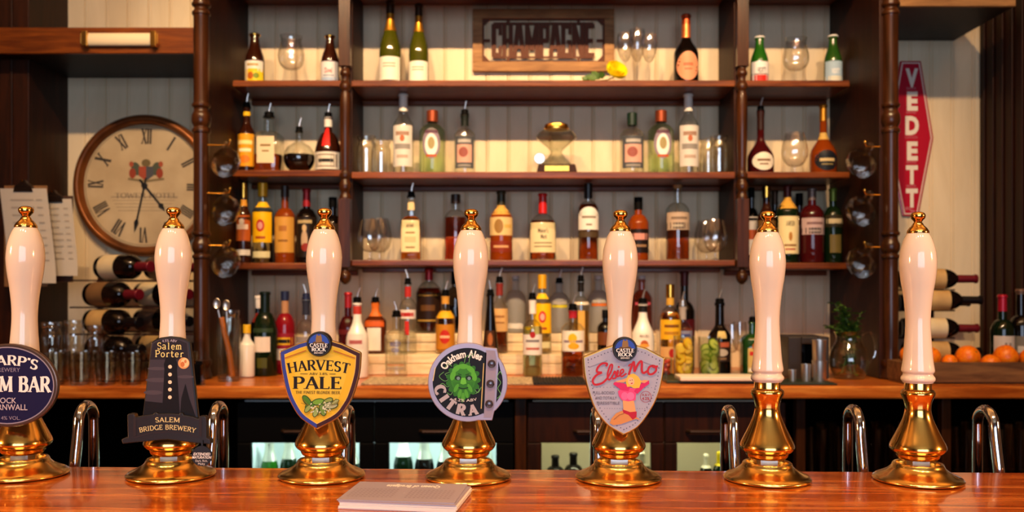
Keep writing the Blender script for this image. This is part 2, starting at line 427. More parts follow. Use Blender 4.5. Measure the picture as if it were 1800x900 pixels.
# ------------------------------------------------------------------ room shell
YW = 4.05; YS = 3.75; CEIL = 3.55
CREAM = grain('cream_board_paint', '#d6c19c', '#e2cfac', 0.5, (3, 3, 0.6), bump=0.02)
ROOMP = mottled('pub_wall_paint', '#8a5c34', '#9a6a3e', 0.8, 3)
m = MB(); m.box(-4.2, 4.2, -4.2, 4.4, -0.06, 0)
struct(m.build('floor', grain('floor_boards', '#2a180e', '#4a2c1a', 0.5, (14, 1.2, 14))))
m = MB(); m.box(-4.2, 4.2, -4.2, 4.4, CEIL, CEIL + .06)
struct(m.build('ceiling', mottled('ceiling_paint', '#c4a478', '#d0b084', 0.8, 3)))
# tongue-and-groove boarding on the wall behind the bar
prof = []; x = -2.75; pitch = .094
while x < 2.75:
    prof += [(x, 0), (x + .003, .005), (x + .006, 0), (x + .010, -.002), (x + .014, 0), (x + .016, .0025), (x + .018, 0)]
    x += pitch
m = MB(); n = len(prof)
vs = [Vector((a, YW + b, .2)) for a, b in prof] + [Vector((a, YW + b, CEIL)) for a, b in prof]
m.add(vs, [(i, i + 1, n + i + 1, n + i) for i in range(n - 1)])
m.box(-4.2, 4.2, YW + .01, YW + .12, 0, CEIL)
struct(m.build('wall_back', CREAM))
for nm, b in (('wall_left', (-4.2, -4.1, -4.2, 4.2)), ('wall_right', (4.1, 4.2, -4.2, 4.2)), ('wall_front', (-4.2, 4.2, -4.2, -4.1))):
    m = MB(); m.box(*b, 0, CEIL); struct(m.build(nm, ROOMP))
# dark wooden piers at both ends of the back bar and the beams over the two recesses
m = MB(); xa, xb = -2.75, X(120, 4.05)
m.box(xa, xb, 3.72, YW, 1.0, CEIL)
for k in range(6): m.box(xa + .05 + k * .13, xa + .062 + k * .13, 3.712, 3.72, 1.0, CEIL)
struct(m.build('trim_1', PANELW, bevel=.003))
m = MB(); xa, xb = X(1722, 4.05), 2.75
m.box(xa, xb, 3.68, YW, 1.0, CEIL)
for k in range(5): m.box(xa - .008, xa, 3.70 + k * .075, 3.713 + k * .075, 1.0, CEIL)
struct(m.build('trim_2', PANELW, bevel=.003))
m = MB(); m.box(X(-160, 3.62), X(344, 3.62), 3.62, 3.64, Z(94, 3.62), Z(48, 3.62)); m.box(X(-160, 3.62), X(344, 3.62), 3.641, YW, Z(94, 3.62) + .002, Z(48, 3.62) - .002, 1)  # box behind the fascia coloured darker to stand for shade under the beam
struct(m.build('trim_3', [SHELFW, SHADEW], bevel=.003))
m = MB(); m.box(X(1578, 3.55), X(1786, 3.55), 3.55, 3.57, Z(11, 3.55), Z(-30, 3.55)); m.box(X(1578, 3.55), X(1786, 3.55), 3.571, YW, Z(11, 3.55) + .002, Z(-30, 3.55) - .002, 1)  # darker rear box again paints the shaded underside
struct(m.build('trim_4', [FRAMEW, SHADEW], bevel=.003))
m = MB(); m.box(X(905, 3.3), X(925, 3.3), 3.285, 3.9, 0, .972); struct(m.build('trim_6', POSTW, bevel=.003))

# brass-ended cream label strip on the left beam
t = thing('beam_label_holder', 'slim cream strip with brass end caps on the dark beam above the clock', 'label holder', P(214, 71, 3.62) + Vector((0, -.012, 0)))
w_ = 60 * 3.62 / F
m = MB(); m.lathe([(0, -w_), (.026, -w_), (.026, w_), (0, w_)], 20, xf=Matrix.Rotation(PI / 2, 4, 'Y') @ Matrix.Scale(.55, 4, (0, 1, 0)))
m.build('label_strip', pm('cream_label_strip', '#e6d3ad', .35), t)
for s in (-1, 1):
    m = MB(); m.box(s * w_ - .012, s * w_ + .012, -.02, .012, -.031, .031); m.box(s * (w_ + .012), s * (w_ + .018), -.015, .012, -.022, .022)
    m.build('end_cap', BRASS, t, bevel=.003)

# ------------------------------------------------------------------ back bar: shelving unit
S1 = Z(141, YS); S2 = Z(302, YS); S3 = Z(457, YS); S2S = Z(299, YS); S3S = Z(462, YS)
CT = 1.018; XL, XR = -1.172, 1.412; DL, DR = -.672, .930
unit = thing('back_bar_shelving', 'dark wooden back bar shelving with turned posts and three shelf rows', 'shelving unit', (.12, 3.9, CT))
def U(mb, name, mat, **k):
    mb.v = [(a - .12, b - 3.9, c - CT) for a, b, c in mb.v]
    return mb.build(name, mat, unit, **k)
for (xa, xb, zt, th) in ((DL + .01, DR - .01, S1, .026), (DL + .01, DR - .01, S2, .028), (DL + .01, DR - .01, S3, .024),
                         (XL + .02, DL - .01, S1, .026), (XL + .02, DL - .01, S2S, .026), (XL + .02, DL - .01, S3S, .026),
                         (DR + .01, XR - .02, S1, .026), (DR + .01, XR - .02, S2, .026), (DR + .01, XR - .02, S3S, .026)):
    m = MB(); m.box(xa, xb, YS, YW - .002, zt - th, zt); m.box(xa, xb, YW - .03, YW - .002, zt - th - .022, zt - th)
    U(m, 'shelf', SHELFW, bevel=.004)
ZT = CZ + 1.266
m = MB(); m.box(XL - .05, XR + .05, YS - .02, YW - .002, ZT, ZT + .03); m.box(XL + .002, XR - .002, YS - .022, YS, CZ + 1.206, ZT + .2)  # second box: lip added out of view to lower the shadow line on the wall
U(m, 'top_board_and_shadow_lip', SHELFW, bevel=.004)
for xc in (DL, DR):
    m = MB(); m.box(xc - .011, xc + .011, YS + .02, YW - .002, S3 - .03, ZT)
    U(m, 'divider', PANELW, bevel=.002)
for xc, s in ((XL, -1), (XR, 1)):
    m = MB(); m.box(min(xc, xc + s * .03), max(xc, xc + s * .03), 3.5, YW - .002, CT + .001, CEIL - .02)
    U(m, 'side_panel', PANELW, bevel=.003)
def post(px, Y, tab, y_top, y_bot, squares, name='turned_post'):
    sc = Y / F; m = MB(); prev = None; cx = X(px, Y); cy = Y
    pr = []; top = Z(y_top, Y)
    for (py, hw) in tab: pr.append((hw * sc, Z(py, Y)))
    m.lathe(smooth_prof([(0.0001, pr[0][1])] + pr + [(0.0001, pr[-1][1])], 3), 24, c=(cx, cy, 0))
    for (a, b, hw) in squares:
        m.box(cx - hw * sc, cx + hw * sc, cy - hw * sc, cy + hw * sc, Z(b, Y), Z(a, Y))
    return U(m, name, POSTW, bevel=.003, angle=50)
tabI = [(116, 9.5), (120, 7), (126, 9), (131, 9.5), (136, 6.8), (143, 7), (149, 10), (156, 10), (161, 7), (168, 8.5), (190, 10), (230, 9.6), (270, 8.6), (300, 7.6), (305, 9.8), (312, 9.8), (316, 7.5), (324, 10.5), (332, 10.5), (339, 7.8), (346, 10), (352, 9.5)]
tabF = [(468, 9), (472, 6), (476, 5.6), (481, 9), (487, 10.5), (493, 9), (498, 5), (500, 2)]
for px in (607, 1304):
    post(px, YS, tabI, 0, 0, [(-60, 118, 10), (350, 470, 10.5)])
    post(px, YS, tabF, 0, 0, [], 'post_finial')
tabO = [(-60, 14), (2, 14), (6, 16), (11, 16), (14, 12.5), (18, 12.5), (22, 15.5), (27, 15.5), (31, 13.5), (178, 13.5), (183, 15.8), (188, 15.8), (191, 12.8), (196, 13), (204, 16.2), (216, 16.2), (224, 13), (228, 15.8), (234, 15.8), (238, 13.5), (404, 13.5), (408, 15.8), (413, 15.8), (416, 12.6), (422, 13), (430, 16.2), (440, 15.8), (446, 12.6), (449, 15.6), (454, 15.6), (458, 13.2), (560, 13.6), (626, 13.2), (632, 17), (640, 17), (646, 14), (656, 16.5), (665.5, 17.5)]
for px in (354, 1565): post(px, 3.5, tabO, 0, 0, [], 'turned_column')

# ------------------------------------------------------------------ back counter and its stepped risers
def worktop():
    m = MB(); m.box(-2.6, 2.6, 3.24, YW - .004, CT - .045, CT)
    o = m.build('back_counter', PINE, bevel=.006)
    return tag(o, 'long orange pine worktop running under the shelves behind the bar', 'worktop')
worktop()
TX0, TX1 = X(603, 3.68), X(1166, 3.68)
T1 = CT + .0812; T2 = CT + .1577
t = thing('bottle_riser', 'pale stepped wooden riser holding the two back rows of bottles on the worktop', 'display riser', ((TX0 + TX1) / 2, 3.86, CT + .0005))
hw = (TX1 - TX0) / 2
for (y0, y1, a, b) in ((3.68, 4.04, 0, .042), (3.683, 4.04, .044, .0805), (3.85, 4.04, .083, .118), (3.853, 4.04, .121, .157)):
    m = MB(); m.box(-hw, hw, y0 - 3.86, y1 - 3.86, a, b); m.build('step_board', STEPW, t, bevel=.003)

# under the worktop: dark back panel, low shelf and thin uprights
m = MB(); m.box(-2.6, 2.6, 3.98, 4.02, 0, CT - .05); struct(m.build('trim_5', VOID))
ucx = X(1590, 3.5)
t = thing('under_counter_shelves', 'dark open shelves under the right half of the worktop', 'shelving', (ucx, 3.65, 0))
m = MB(); m.box(X(1384, 3.3) - ucx, 2.55 - ucx, -.3, .3, .56, .585); m.build('shelf', PANELW, t, bevel=.002)
for px in (1408, 1664):
    m = MB(); m.box(X(px - 8, 3.32) - ucx, X(px + 8, 3.32) - ucx, -.33, -.29, .0, CT - .046); m.build('upright', POSTW, t, bevel=.003)

# ------------------------------------------------------------------ fridges under the worktop
FW = pm('fridge_white_lining', '#dfe6e2', .5); FWW = pm('fridge_warm_lining', '#d8cdb4', .6)
def fridge(px0, px1, wins, lab, lining, frame, ecol, e):
    Y = 3.3; xa, xb = X(px0, Y), X(px1, Y); cx = (xa + xb) / 2
    t = thing('bottle_fridge', lab, 'fridge', (cx, 3.6, 0)); h = CT - .06
    m = MB(); m.box(xa - cx, xb - cx, .28, .3, .0, h); m.box(xa - cx, xa - cx + .02, -.28, .3, 0, h); m.box(xb - cx - .02, xb - cx, -.28, .3, 0, h)
    m.box(xa - cx, xb - cx, -.28, .3, h - .02, h); m.box(xa - cx, xb - cx, -.28, .3, 0, .05)
    m.build('cabinet', lining, t)
    zt = Z(778, Y); mid = (X(wins[0][1], Y) + X(wins[1][0], Y)) / 2 - cx; dls = [(xa - cx, mid - .001), (mid + .001, xb - cx)]
    for (a, b) in wins:
        wa, wb = X(a, Y) - cx, X(b, Y) - cx
        m = MB(); l_, r_ = dls[wins.index((a, b))]; m.box(l_, r_, -.31, -.28, zt, h - .004); m.box(l_, wa, -.31, -.28, .12, zt); m.box(wb, r_, -.31, -.28, .12, zt); m.box(l_, r_, -.31, -.28, .04, .12)
        d = m.build('door', frame, t, bevel=.004)
        m = MB(); m.box(wa, wb, -.299, -.293, .12, zt); m.build('pane', FRIDGEG, d)
        m = MB(); hc = (wa + wb) / 2 - .01; zz = Z(757, Y)
        m.tube([(hc - .07, -.312, zz), (hc - .06, -.326, zz), (hc + .06, -.326, zz), (hc + .07, -.312, zz)], .007, 8); m.build('handle', pm('dull_handle', '#5a4030', .3, .8), d)
    m = MB(); m.box(xa - cx, xb - cx, -.2, .27, .57, .576); m.build('wire_shelf', STEEL, t)
    for (a, b) in wins:
        l = lamp('AREA', 'fridge_lamp', (X((a + b) / 2, Y), 3.36, h - .03), (X((a + b) / 2, Y), 3.80, .62), e, ecol, .36, sy=.03)
    return t
fridge(418, 903, [(442, 632), (684, 872)], 'black twin door bottle fridge under the left half of the worktop', FW, BLACK, (.82, .97, 1.0), 5)
fridge(927, 1380, [(952, 1144), (1190, 1300)], 'dark wooden twin door bottle fridge under the middle of the worktop', FWW, PANELW, (1.0, .84, .55), 2.3)

# ------------------------------------------------------------------ bar counter in front
BS = -.0064        # the bar top drops a little towards the right
BY = 1.27; BZ = 1.36 - .2624
m = MB()
m.box(-1.9, 1.9, .80, 1.336, BZ - .045, BZ); m.box(-1.9, 1.9, .86, 1.28, 0.04, BZ - .046, 1)
o = m.build('bar_counter', [BARW, PANELW], bevel=.006)
for v in o.data.vertices: v.co.z += v.co.x * BS
tag(o, 'long glossy red brown wooden bar counter carrying the beer pumps', 'bar counter')
def bz(x): return BZ + BS * x
# ------------------------------------------------------------------ beer pumps
SC = BY / F
def pz(p): return [(r * SC, z * SC) for r, z in p]
def make_pump():
    t = thing('beer_pump', '', 'beer pump')
    m = MB(); m.lathe(pz(smooth_prof([(72, 0), (75.5, 2), (75, 5), (70, 9), (60, 13.5), (51, 18.5), (45, 24), (43, 28), (42, 30)], 3) + [(40, 31.5), (37, 31), (36, 28), (36, 20), (0, 20)]), 56)
    m.build('base', BRASSB, t)
    m = MB(); m.box(-15 * SC, 15 * SC, -13 * SC, 13 * SC, 19 * SC, 43 * SC); m.box(-13 * SC, 13 * SC, -13.6 * SC, -13 * SC, 28 * SC, 37 * SC)
    m.build('pivot_block', STEEL, t, bevel=.001)
    m = MB(); m.lathe(pz([(0, 37)] + smooth_prof([(28, 37.5), (33, 39), (36, 43), (37.5, 47), (43, 51), (46.6, 56), (47, 60), (45, 66), (40, 76), (34.5, 87), (29, 99), (24.5, 110), (22, 120), (21.6, 128), (23, 138), (26, 146), (28.2, 151), (28.5, 154), (26.5, 158), (23, 160)], 3) + [(22.5, 161), (22.5, 174), (0, 174)]), 56)
    body = m.build('brass_body', BRASS, t)
    m = MB(); m.lathe(pz([(0, 172), (25, 172)] + smooth_prof([(25.4, 173), (28.2, 176.5), (28.2, 181), (25.5, 185), (24.8, 188), (27, 191), (27.4, 195), (25.8, 205), (24.6, 215), (22.8, 238), (21.2, 262), (20.8, 282), (22, 304), (25, 330), (28.6, 352), (30.8, 372), (31, 386), (29.4, 402), (26, 416), (22, 427), (17.5, 435)], 4) + [(0, 435)]), 56)
    m.build('handle', PORC, t)
    m = MB(); m.lathe(pz([(0, 433.5), (18, 433.5), (18.6, 435), (18.2, 438)] + smooth_prof([(17.6, 439), (15, 443), (11, 447), (9, 450), (8.2, 452)], 3) + smooth_prof([(6.6, 453), (7.5, 456), (11.2, 460), (12.6, 464), (11.8, 468), (8, 471), (3, 472), (0, 472)], 3)), 40)
    m.build('finial', BRASS, t)
    return t
pump0 = make_pump()
PUMPS = [(40, 834, .72, 'white handled beer pump behind the round navy blue badge'), (301, 836.5, .55, 'white handled beer pump behind the black Salem Porter badge'),
         (566, 838.5, .55, 'white handled beer pump behind the yellow Harvest Pale shield'), (823.5, 838.5, .6, 'white handled beer pump behind the round grey Citra badge'),
         (1087, 840.5, .45, 'white handled beer pump behind the silver Elsie Mo shield'), (1348.5, 842.5, .1, 'unbadged white and brass beer pump directly right of the silver shield pump'),
         (1613.5, 845.5, 0, 'unbadged white and brass beer pump nearest the red enamel sign')]
pumps = []
for i, (px, py, lean, lab) in enumerate(PUMPS):
    x = X(px, BY); p = pump0 if i == 0 else copy_tree(pump0)
    p.location = (x, BY, bz(x) + .0006); p.rotation_euler.y = -BS; p['label'] = lab; p['group'] = 'beer pumps along the bar'
    # the handles stand a touch off plumb; the base and its block stay level
    for k in kids(p):
        if k.name.split('.')[0] in ('handle', 'finial', 'brass_body'): k.rotation_euler.y = math.radians(lean) + BS
    pumps.append(p)

# ------------------------------------------------------------------ pump badges
CY = 1.222; CS = CY / F
RIM = pm('gilt_rim', '#c8a05c', .3, .9)
def clip(pump, px, py, outline, inset_front, name='pump_clip', rim=RIM, th=.008, plate=None):
    """badge plate: outline in px (absolute) -> part of the pump at depth CY"""
    c = P(px, py, CY); loc = c - pump.location
    m = MB(); m.prism([((a - px) * CS, (py - b) * CS) for a, b in outline], 0, th, 0)
    # stalk that holds the badge on the handle
    m.box(-.008, .008, th, .036, -.012, .02)
    return m.build(name, [rim], pump, loc, bevel=.0016)
def rel(pts, px, py): return [(a - px, py - b) for a, b in pts]
def cr(pts, k=5):
    p = [pts[0]] + list(pts) + [pts[-1]]; out = []
    for i in range(1, len(p) - 2):
        a, b, c, d = p[i - 1], p[i], p[i + 1], p[i + 2]
        for j in range(k):
            t = j / k
            out.append(tuple(0.5 * ((2 * b[q]) + (c[q] - a[q]) * t + (2 * a[q] - 5 * b[q] + 4 * c[q] - d[q]) * t * t + (3 * b[q] - a[q] - 3 * c[q] + d[q]) * t ** 3) for q in range(len(a))))
    out.append(tuple(pts[-1])); return out
def inset(pts, d):
    n = len(pts); A = sum(pts[i][0] * pts[(i + 1) % n][1] - pts[(i + 1) % n][0] * pts[i][1] for i in range(n))
    s = 1 if A > 0 else -1; out = []
    for i in range(n):
        a, b, c = pts[i - 1], pts[i], pts[(i + 1) % n]
        e1 = (b[0] - a[0], b[1] - a[1]); e2 = (c[0] - b[0], c[1] - b[1])
        l1 = math.hypot(*e1) or 1; l2 = math.hypot(*e2) or 1
        n1 = (-e1[1] / l1 * s, e1[0] / l1 * s); n2 = (-e2[1] / l2 * s, e2[0] / l2 * s)
        nx, ny = n1[0] + n2[0], n1[1] + n2[1]; l = math.hypot(nx, ny) or 1; nx /= l; ny /= l
        k = d / max(.45, nx * n1[0] + ny * n1[1])
        out.append((b[0] + nx * k, b[1] + ny * k))
    return out
def castle_badge(pump, clipo, px, py, cx, cy, r):
    m = MB(); m.lathe([(0, -.004), (r * CS * .93, -.004), (r * CS, -.002), (r * CS, .008), (0, .008)], 40, xf=Matrix.Rotation(PI / 2, 4, 'X') @ Matrix.Scale(-1, 4, (0, 0, 1)))
    o = m.build('roundel', pm('roundel_rim', '#2a2420', .3, .4), clipo, ((cx - px) * CS, -.0015, (py - cy) * CS))
    d = Decal(CS); d.oval(0, 0, r * .88, r * .88, '#191416'); d.up(); d.poly(arc(0, 0, r * .82, r * .82, 5, 175, 20), '#2f4fae')
    d.up(); d.poly([(-6, 1), (-5, 13), (-4, 14), (-4, 17), (-2, 17), (-2, 15), (2, 15), (2, 17), (4, 17), (4, 14), (5, 13), (6, 1)], '#8a6a3c')
    d.poly([(-13, 0), (-8, 5), (-3, 3), (3, 4), (8, 5), (13, 0)], '#5c4526')
    d.up(); d.text('CASTLE', 0, -5, 6.2, '#f3efe6', width=31, font='serif', T=.2, t=.09)
    d.text('ROCK', 0, -12.3, 6.4, '#f3efe6', width=25, font='serif', T=.2, t=.09)
    d.text('BREWERY', 0, -16.6, 2.8, '#e8e2d6', width=16, bold=.01)
    d.build('lettering', o, (0, -.0046, 0)); return o

# --- navy oval badge (cut by the picture's left edge)
pu = pumps[0]; px, py = 12, 677.5
ov = arc(px, py, 88, 73.5, 0, 360, 56)[:-1]
c = clip(pu, px, py, ov, 0, rim=pm('badge_rim_bronze', '#6a564c', .3, .75))
c['label'] = 'oval navy badge with white letters and a bronze rim'
d = Decal(CS); d.oval(0, 0, 82.5, 68, '#8e8592', n=56); d.up(); d.oval(0, 0, 80.5, 66, '#15143c', n=56); d.up()
d.text("SHARP'S", 0, 36, 17, '#e9e4dc', width=104, font='serif', T=.2, t=.1, arcr=150)
d.text('BREWERY', 0, 24, 7.5, '#8b8296', width=44, bold=.0)
d.text('DOOM BAR', 0, -11, 27, '#ece7df', width=152, font='serif', T=.24, t=.1, sl=.16)
d.text('ROCK', -2, -31, 10, '#b8aeb4', width=36, bold=.01); d.text('CORNWALL', 0, -43, 10.5, '#b8aeb4', width=72, bold=.01)
d.text('ALC. 4% VOL.', -4, -60, 6.5, '#8b8296', width=56)
d.build('lettering', c, (0, -.0004, 0))

# --- black porter badge: tower panel over a bridge-shaped plaque, with a round tag
pu = pumps[1]; px, py = 297, 680
pan = [(249, 735), (263.5, 602)] + arc(297, 660, 62, 68.5, 122, 58, 10)[0:0] + [(270, 597.5), (280, 593.5), (296, 591), (312, 592.5), (324, 596), (332, 600.5), (347.5, 735)]
c = clip(pu, px, py, pan, 0, rim=pm('badge_black', '#100d0f', .35))
c['label'] = 'black badge with a night tower over a bridge plaque'
d = Decal(CS); d.poly(inset(rel(pan, px, py), 2.6), '#3a343c'); d.up()
d.poly(rel([(253, 733), (268, 604), (280, 597.5), (296, 595), (312, 597), (327, 603), (330, 632), (262, 632)][1:], px, py), '#262026'); d.up()
for k, (a, b, cc, e) in enumerate(((258, 292, 648, 3), (255, 300, 668, 4), (310, 340, 662, 3), (252, 285, 690, 4))):
    d.oval((a + b) / 2 - px, py - cc, (b - a) / 2, e, '#4a4148')
d.up(); d.poly(rel([(284, 733), (288, 650), (287, 640), (291, 628), (307, 628), (311, 640), (310, 650), (316, 733)], px, py), '#120e10')
d.poly(rel([(316, 733), (318, 700), (325, 674), (332, 700), (344, 733)], px, py), '#120e10'); d.poly(rel([(251, 733), (254, 705), (285, 708), (285, 733)], px, py), '#141012'); d.up()
for yy in (644.5, 658, 671.5, 684.5, 698): d.oval(298 - px, py - yy, 3.3, 3.3, '#e6cfae')
d.up(); d.oval(322 - px, py - 638, 10, 10, '#d99a60'); d.up(); d.oval(324 - px, py - 637, 7, 8, '#f0c48c'); d.up(); d.oval(320 - px, py - 640, 3.6, 4.5, '#c2703c'); d.oval(325 - px, py - 635, 2.2, 3, '#c87a48')
d.text('Salem', 0, 66, 12, '#e8d486', width=44, font='serif', T=.115, t=.095, sl=.11, sh=.08)
d.text('Porter', 0, 52.5, 12, '#e8d486', width=51, font='serif', T=.115, t=.095, sl=.11, sh=.08)
d.text('4.5% ABV', 0, 79.5, 4.6, '#b9aebc', width=25, arcr=60)
d.build('lettering', c, (0, -.0004, 0))
arch = [(218, 779), (216, 772), (221, 769), (227, 768), (226, 729), (229, 726.5), (238, 727), (240, 733)] + [(255, 729.5), (272, 727), (273, 724), (278, 724), (279, 726.3), (297, 725.5), (317, 726.5), (318, 724), (323, 724.5), (324, 728), (340, 731), (351, 735)] + [(352, 730), (362, 730), (364, 733), (365, 768), (371, 770), (372, 779)] + [(345, 777), (297, 771), (250, 776)][0:2]
m = MB(); m.prism(rel(arch, px, py) and [(a * CS, b * CS) for a, b in rel(arch, px, py)], -.006, .006)
b = m.build('bridge_plaque', pm('plaque_black', '#171213', .4), c, bevel=.0012)
d = Decal(CS)
for s in (-1, 1): d.poly(rel([(297 + s * 60, 766), (297 + s * 60, 732), (297 + s * 55, 732), (297 + s * 55, 765)], px, py), '#2c2426')
d.line(rel([(240, 768), (268, 760), (297, 757.5), (326, 759.5), (352, 767)], px, py), 2, '#2f2729'); d.line(rel([(240, 737), (268, 731), (297, 729.5), (326, 731), (352, 738)], px, py), 1.6, '#2f2729'); d.up()
d.text('SALEM', 0, -60.5, 8.2, '#d6c489', width=43, font='serif', T=.14, t=.11, arcr=300)
d.text('BRIDGE BREWERY', 0, -73.5, 8.2, '#d6c489', width=98, font='serif', T=.14, t=.11, arcr=210)
d.build('lettering', b, (0, -.0064, 0))
m = MB(); m.lathe([(0, -.0015), (17.6 * CS, -.0015), (18 * CS, 0), (17.6 * CS, .0015), (0, .0015)], 36, xf=Matrix.Rotation(PI / 2, 4, 'X'))
m.box(-.0012, .0012, -.001, .001, 16 * CS, 27 * CS)
g = m.build('round_tag', pm('tag_black', '#0d0b0b', .4), c, ((358.5 - px) * CS, -.008, (py - 799) * CS))
g['label'] = 'small round black tag with white lettering'
d = Decal(CS); d.text('EXTENDED', 0, 1.5, 4.6, '#eee9df', width=29, bold=.02, skew=.2); d.text('MATURATION', 0, -4.2, 4.6, '#eee9df', width=33, bold=.02, skew=.2)
d.text('Dark, Rich,', 0, -9.8, 4, '#d8d2c8', width=21); d.text('Malty', 0, -15, 4, '#d8d2c8', width=12)
d.build('lettering', g, (0, -.0018, 0))

# --- yellow harvest shield
pu = pumps[2]; px, py = 561, 670
def shield(tl, tr, left, right, tip):
    return cr([tl] + left + [tip], 5)[:-1] + list(reversed(cr([tr] + right + [tip], 5)))
hs = shield((489.5, 618), (633.5, 619.5), [(493, 650), (502, 690), (513, 715), (528, 736)], [(631, 655), (621, 692), (611, 713), (593, 735)], (556, 755))
hs = hs + [(600, 604), (561, 592), (523, 603.5)]
c = clip(pu, px, py, hs, 0); c['label'] = 'yellow shield badge with a blue left border'
R = rel(hs, px, py)
d = Decal(CS); d.poly(inset(R, 2.2), '#33408f'); d.up()
half = [p for p in inset(R, 2.2) if p[0] >= -5]
d.poly(half, '#3a1a1c'); d.up(); d.poly(inset(R, 8.5), '#d9b45a'); d.up(); d.poly(inset(R, 9.8), '#dcb222'); d.up()
d.poly(inset(R, 22), '#e0bc38'); d.up()
ink = '#1d140c'
d.text('HARVEST', -2, 19.5, 18, ink, width=106, font='serif', T=.2, t=.075, sl=.15, arcr=230)
d.text('PALE', -4, -13.5, 21.5, ink, width=86, font='serif', T=.2, t=.075, sl=.16)
d.text('ABV 3.8%', -2, 11, 4.4, ink, width=32); d.line([(-34, 13), (-21, 13)], .9, ink); d.line([(17, 13), (28, 13)], .9, ink)
d.text('THE FINEST BLONDE BEER', -3, -22, 5, ink, width=78, font='serif', T=.16, t=.09)
d.line([(-62, 40), (-24, 54)], 1.6, '#a85a22'); d.line([(24, 54), (62, 41)], 1.6, '#a85a22')
d.up()
for (a, b, r, L, col) in ((-16, -42, .5, 11, '#5c8f2a'), (-22, -34, -.9, 12, '#4a7d22'), (-2, -36, .2, 12, '#6fa034'), (14, -36, .6, 12, '#87984a'), (20, -42, .1, 14, '#a9b083'), (6, -50, -1.3, 12, '#6b8f3e'), (-6, -54, 1.2, 10, '#8fa860'), (-20, -48, .9, 9, '#8aa055'), (28, -36, .5, 8, '#99a566')):
    d.oval(a, b, L * .95, L * .5, '#2c4514', r); d.up(); d.oval(a, b, L * .82, L * .38, col, r); d.up()
for k in range(26):
    a = random.uniform(-1, 1); d.oval(4 + 20 * a, -46 + 9 * random.uniform(-1, 1), 2.2, 1, '#cfd3b0', random.uniform(0, 3), 8)
for (q, e) in ((-30, -30), (-32, -38), (30, -30), (34, -38), (36, -33)): d.line([(q * .6, -42), (q, e)], .8, '#7a6a20')
d.build('lettering', c, (0, -.0004, 0))
castle_badge(pu, c, px, py, 560.5, 604.5, 22)

# --- round grey citra badge
pu = pumps[3]; px, py = 821, 672
cir = [q for q in arc(px, py, 70.5, 69.5, -62, 38, 14)]
full = arc(px, py, 70.5, 69.5, 44, 296, 36)
out = [(a, 2 * py - b) for a, b in full]                      # left sweep, picture rows grow downwards
strap = [(849, 609.5), (872, 612), (876, 640)]
outl = [(872, 612)] + [(849, 609.5)] + [(px + 70 * math.cos(math.radians(a)), py - 69.5 * math.sin(math.radians(a))) for a in range(70, 292, 6)] + [(847.5, 739), (864.5, 739), (868, 723)] + [(px + 70 * math.cos(math.radians(a)), py - 69.5 * math.sin(math.radians(a))) for a in range(-44, 45, 6)] + [(875, 626)]
GREYP = pm('badge_grey', '#9a92a4', .35, .3)
c = clip(pu, px, py, outl, 0, rim=GREYP); c['label'] = 'round grey badge with a green leafy face and riveted strap'
d = Decal(CS)
blk = '#100c0c'
L_ = [(61.5 * math.cos(math.radians(a)), 60.5 * math.sin(math.radians(a))) for a in range(58, 300, 5)]
d.poly(L_ + [(28, -56), (31, 54)], blk)
d.poly([(54, 37)] + [(61.5 * math.cos(math.radians(a)), 60.5 * math.sin(math.radians(a))) for a in range(30, -40, -5)] + [(50, -37)], blk); d.up()
d.text('Oakham Ales', 0, 44, 13, '#ede6da', width=70, bold=.03, arcr=44, aoff=-.27)
d.line([(-57, 26), (-61, 2)], 1.3, '#e0c98a'); d.line([(28, 34), (24, -46)], 1.6, '#cdb06a')
for (pts) in ([(-42, 18), (-50, 10), (-40, 2), (-32, 8), (-40, 14), (-30, 18)], [(-52, -8), (-44, -2), (-36, -8), (-28, -4)], [(-40, 26), (-34, 32), (-28, 28)], [(14, -20), (20, -14), (18, -6), (12, -10), (18, -18), (24, -8)], [(-6, 34), (-4, 44), (2, 48)], [(2, 34), (4, 46), (10, 50)], [(57, 20), (52, 10), (58, 0), (53, -10), (58, -20), (52, -28)], [(57, 20), (60, 14)], [(-36, -18), (-30, -22), (-26, -16)]):
    d.line(cr(pts, 4), 1.1, '#5f9a52')
d.up()
# generic leafy green face
for a in range(0, 360, 24):
    q = math.radians(a); d.oval(-8 + 20 * math.cos(q), 4 + 22 * math.sin(q), 11, 6, '#2a6a1c', q, 12)
d.up(); d.oval(-8, 6, 22, 25, '#347c1f'); d.poly([(-26, 0), (-22, -18), (-15, -26), (-9, -36), (-2, -27), (7, -18), (10, 0)], '#2f741d'); d.up()
for (a, b, r) in ((-20, 24, .7), (-8, 28, 0), (5, 23, -.7), (-26, 12, 1.3), (11, 11, -1.3)): d.oval(a, b, 9, 4.6, '#52a52e', r)
for (a, b, r) in ((-20, -10, 1.1), (4, -10, -1.1), (-14, -20, 1.3), (-2, -20, -1.3), (-8, -26, 1.57)): d.oval(a, b, 8, 3.2, '#4a9a2b', r)
d.up(); d.oval(-17, 8, 6, 4.5, '#17300f'); d.oval(2, 8, 6, 4.5, '#17300f'); d.up(); d.oval(-16.5, 7, 3, 3, '#6f8a86'); d.oval(2.5, 7, 3, 3, '#6f8a86'); d.poly([(-11, 8), (-4, 8), (-2, -2), (-8, -4), (-13, -2)], '#63b83a')
d.line([(-17, 15), (-11, 13)], 2, '#1f4a14'); d.line([(-4, 13), (3, 15)], 2, '#1f4a14'); d.line(cr([(-16, -9), (-8, -11), (1, -9)]), 1.8, '#17300f'); d.up()
for ch, a in (('C', 196), ('I', 215), ('T', 234), ('R', 257), ('A', 281)):
    q = math.radians(a); d.text(ch, 59 * math.cos(q), 58 * math.sin(q), 18, '#aaa2a6', width=15 if ch != 'I' else 8, font='serif', T=.32, t=.2, sl=.16, sh=.14, rot=q - 1.5 * PI)
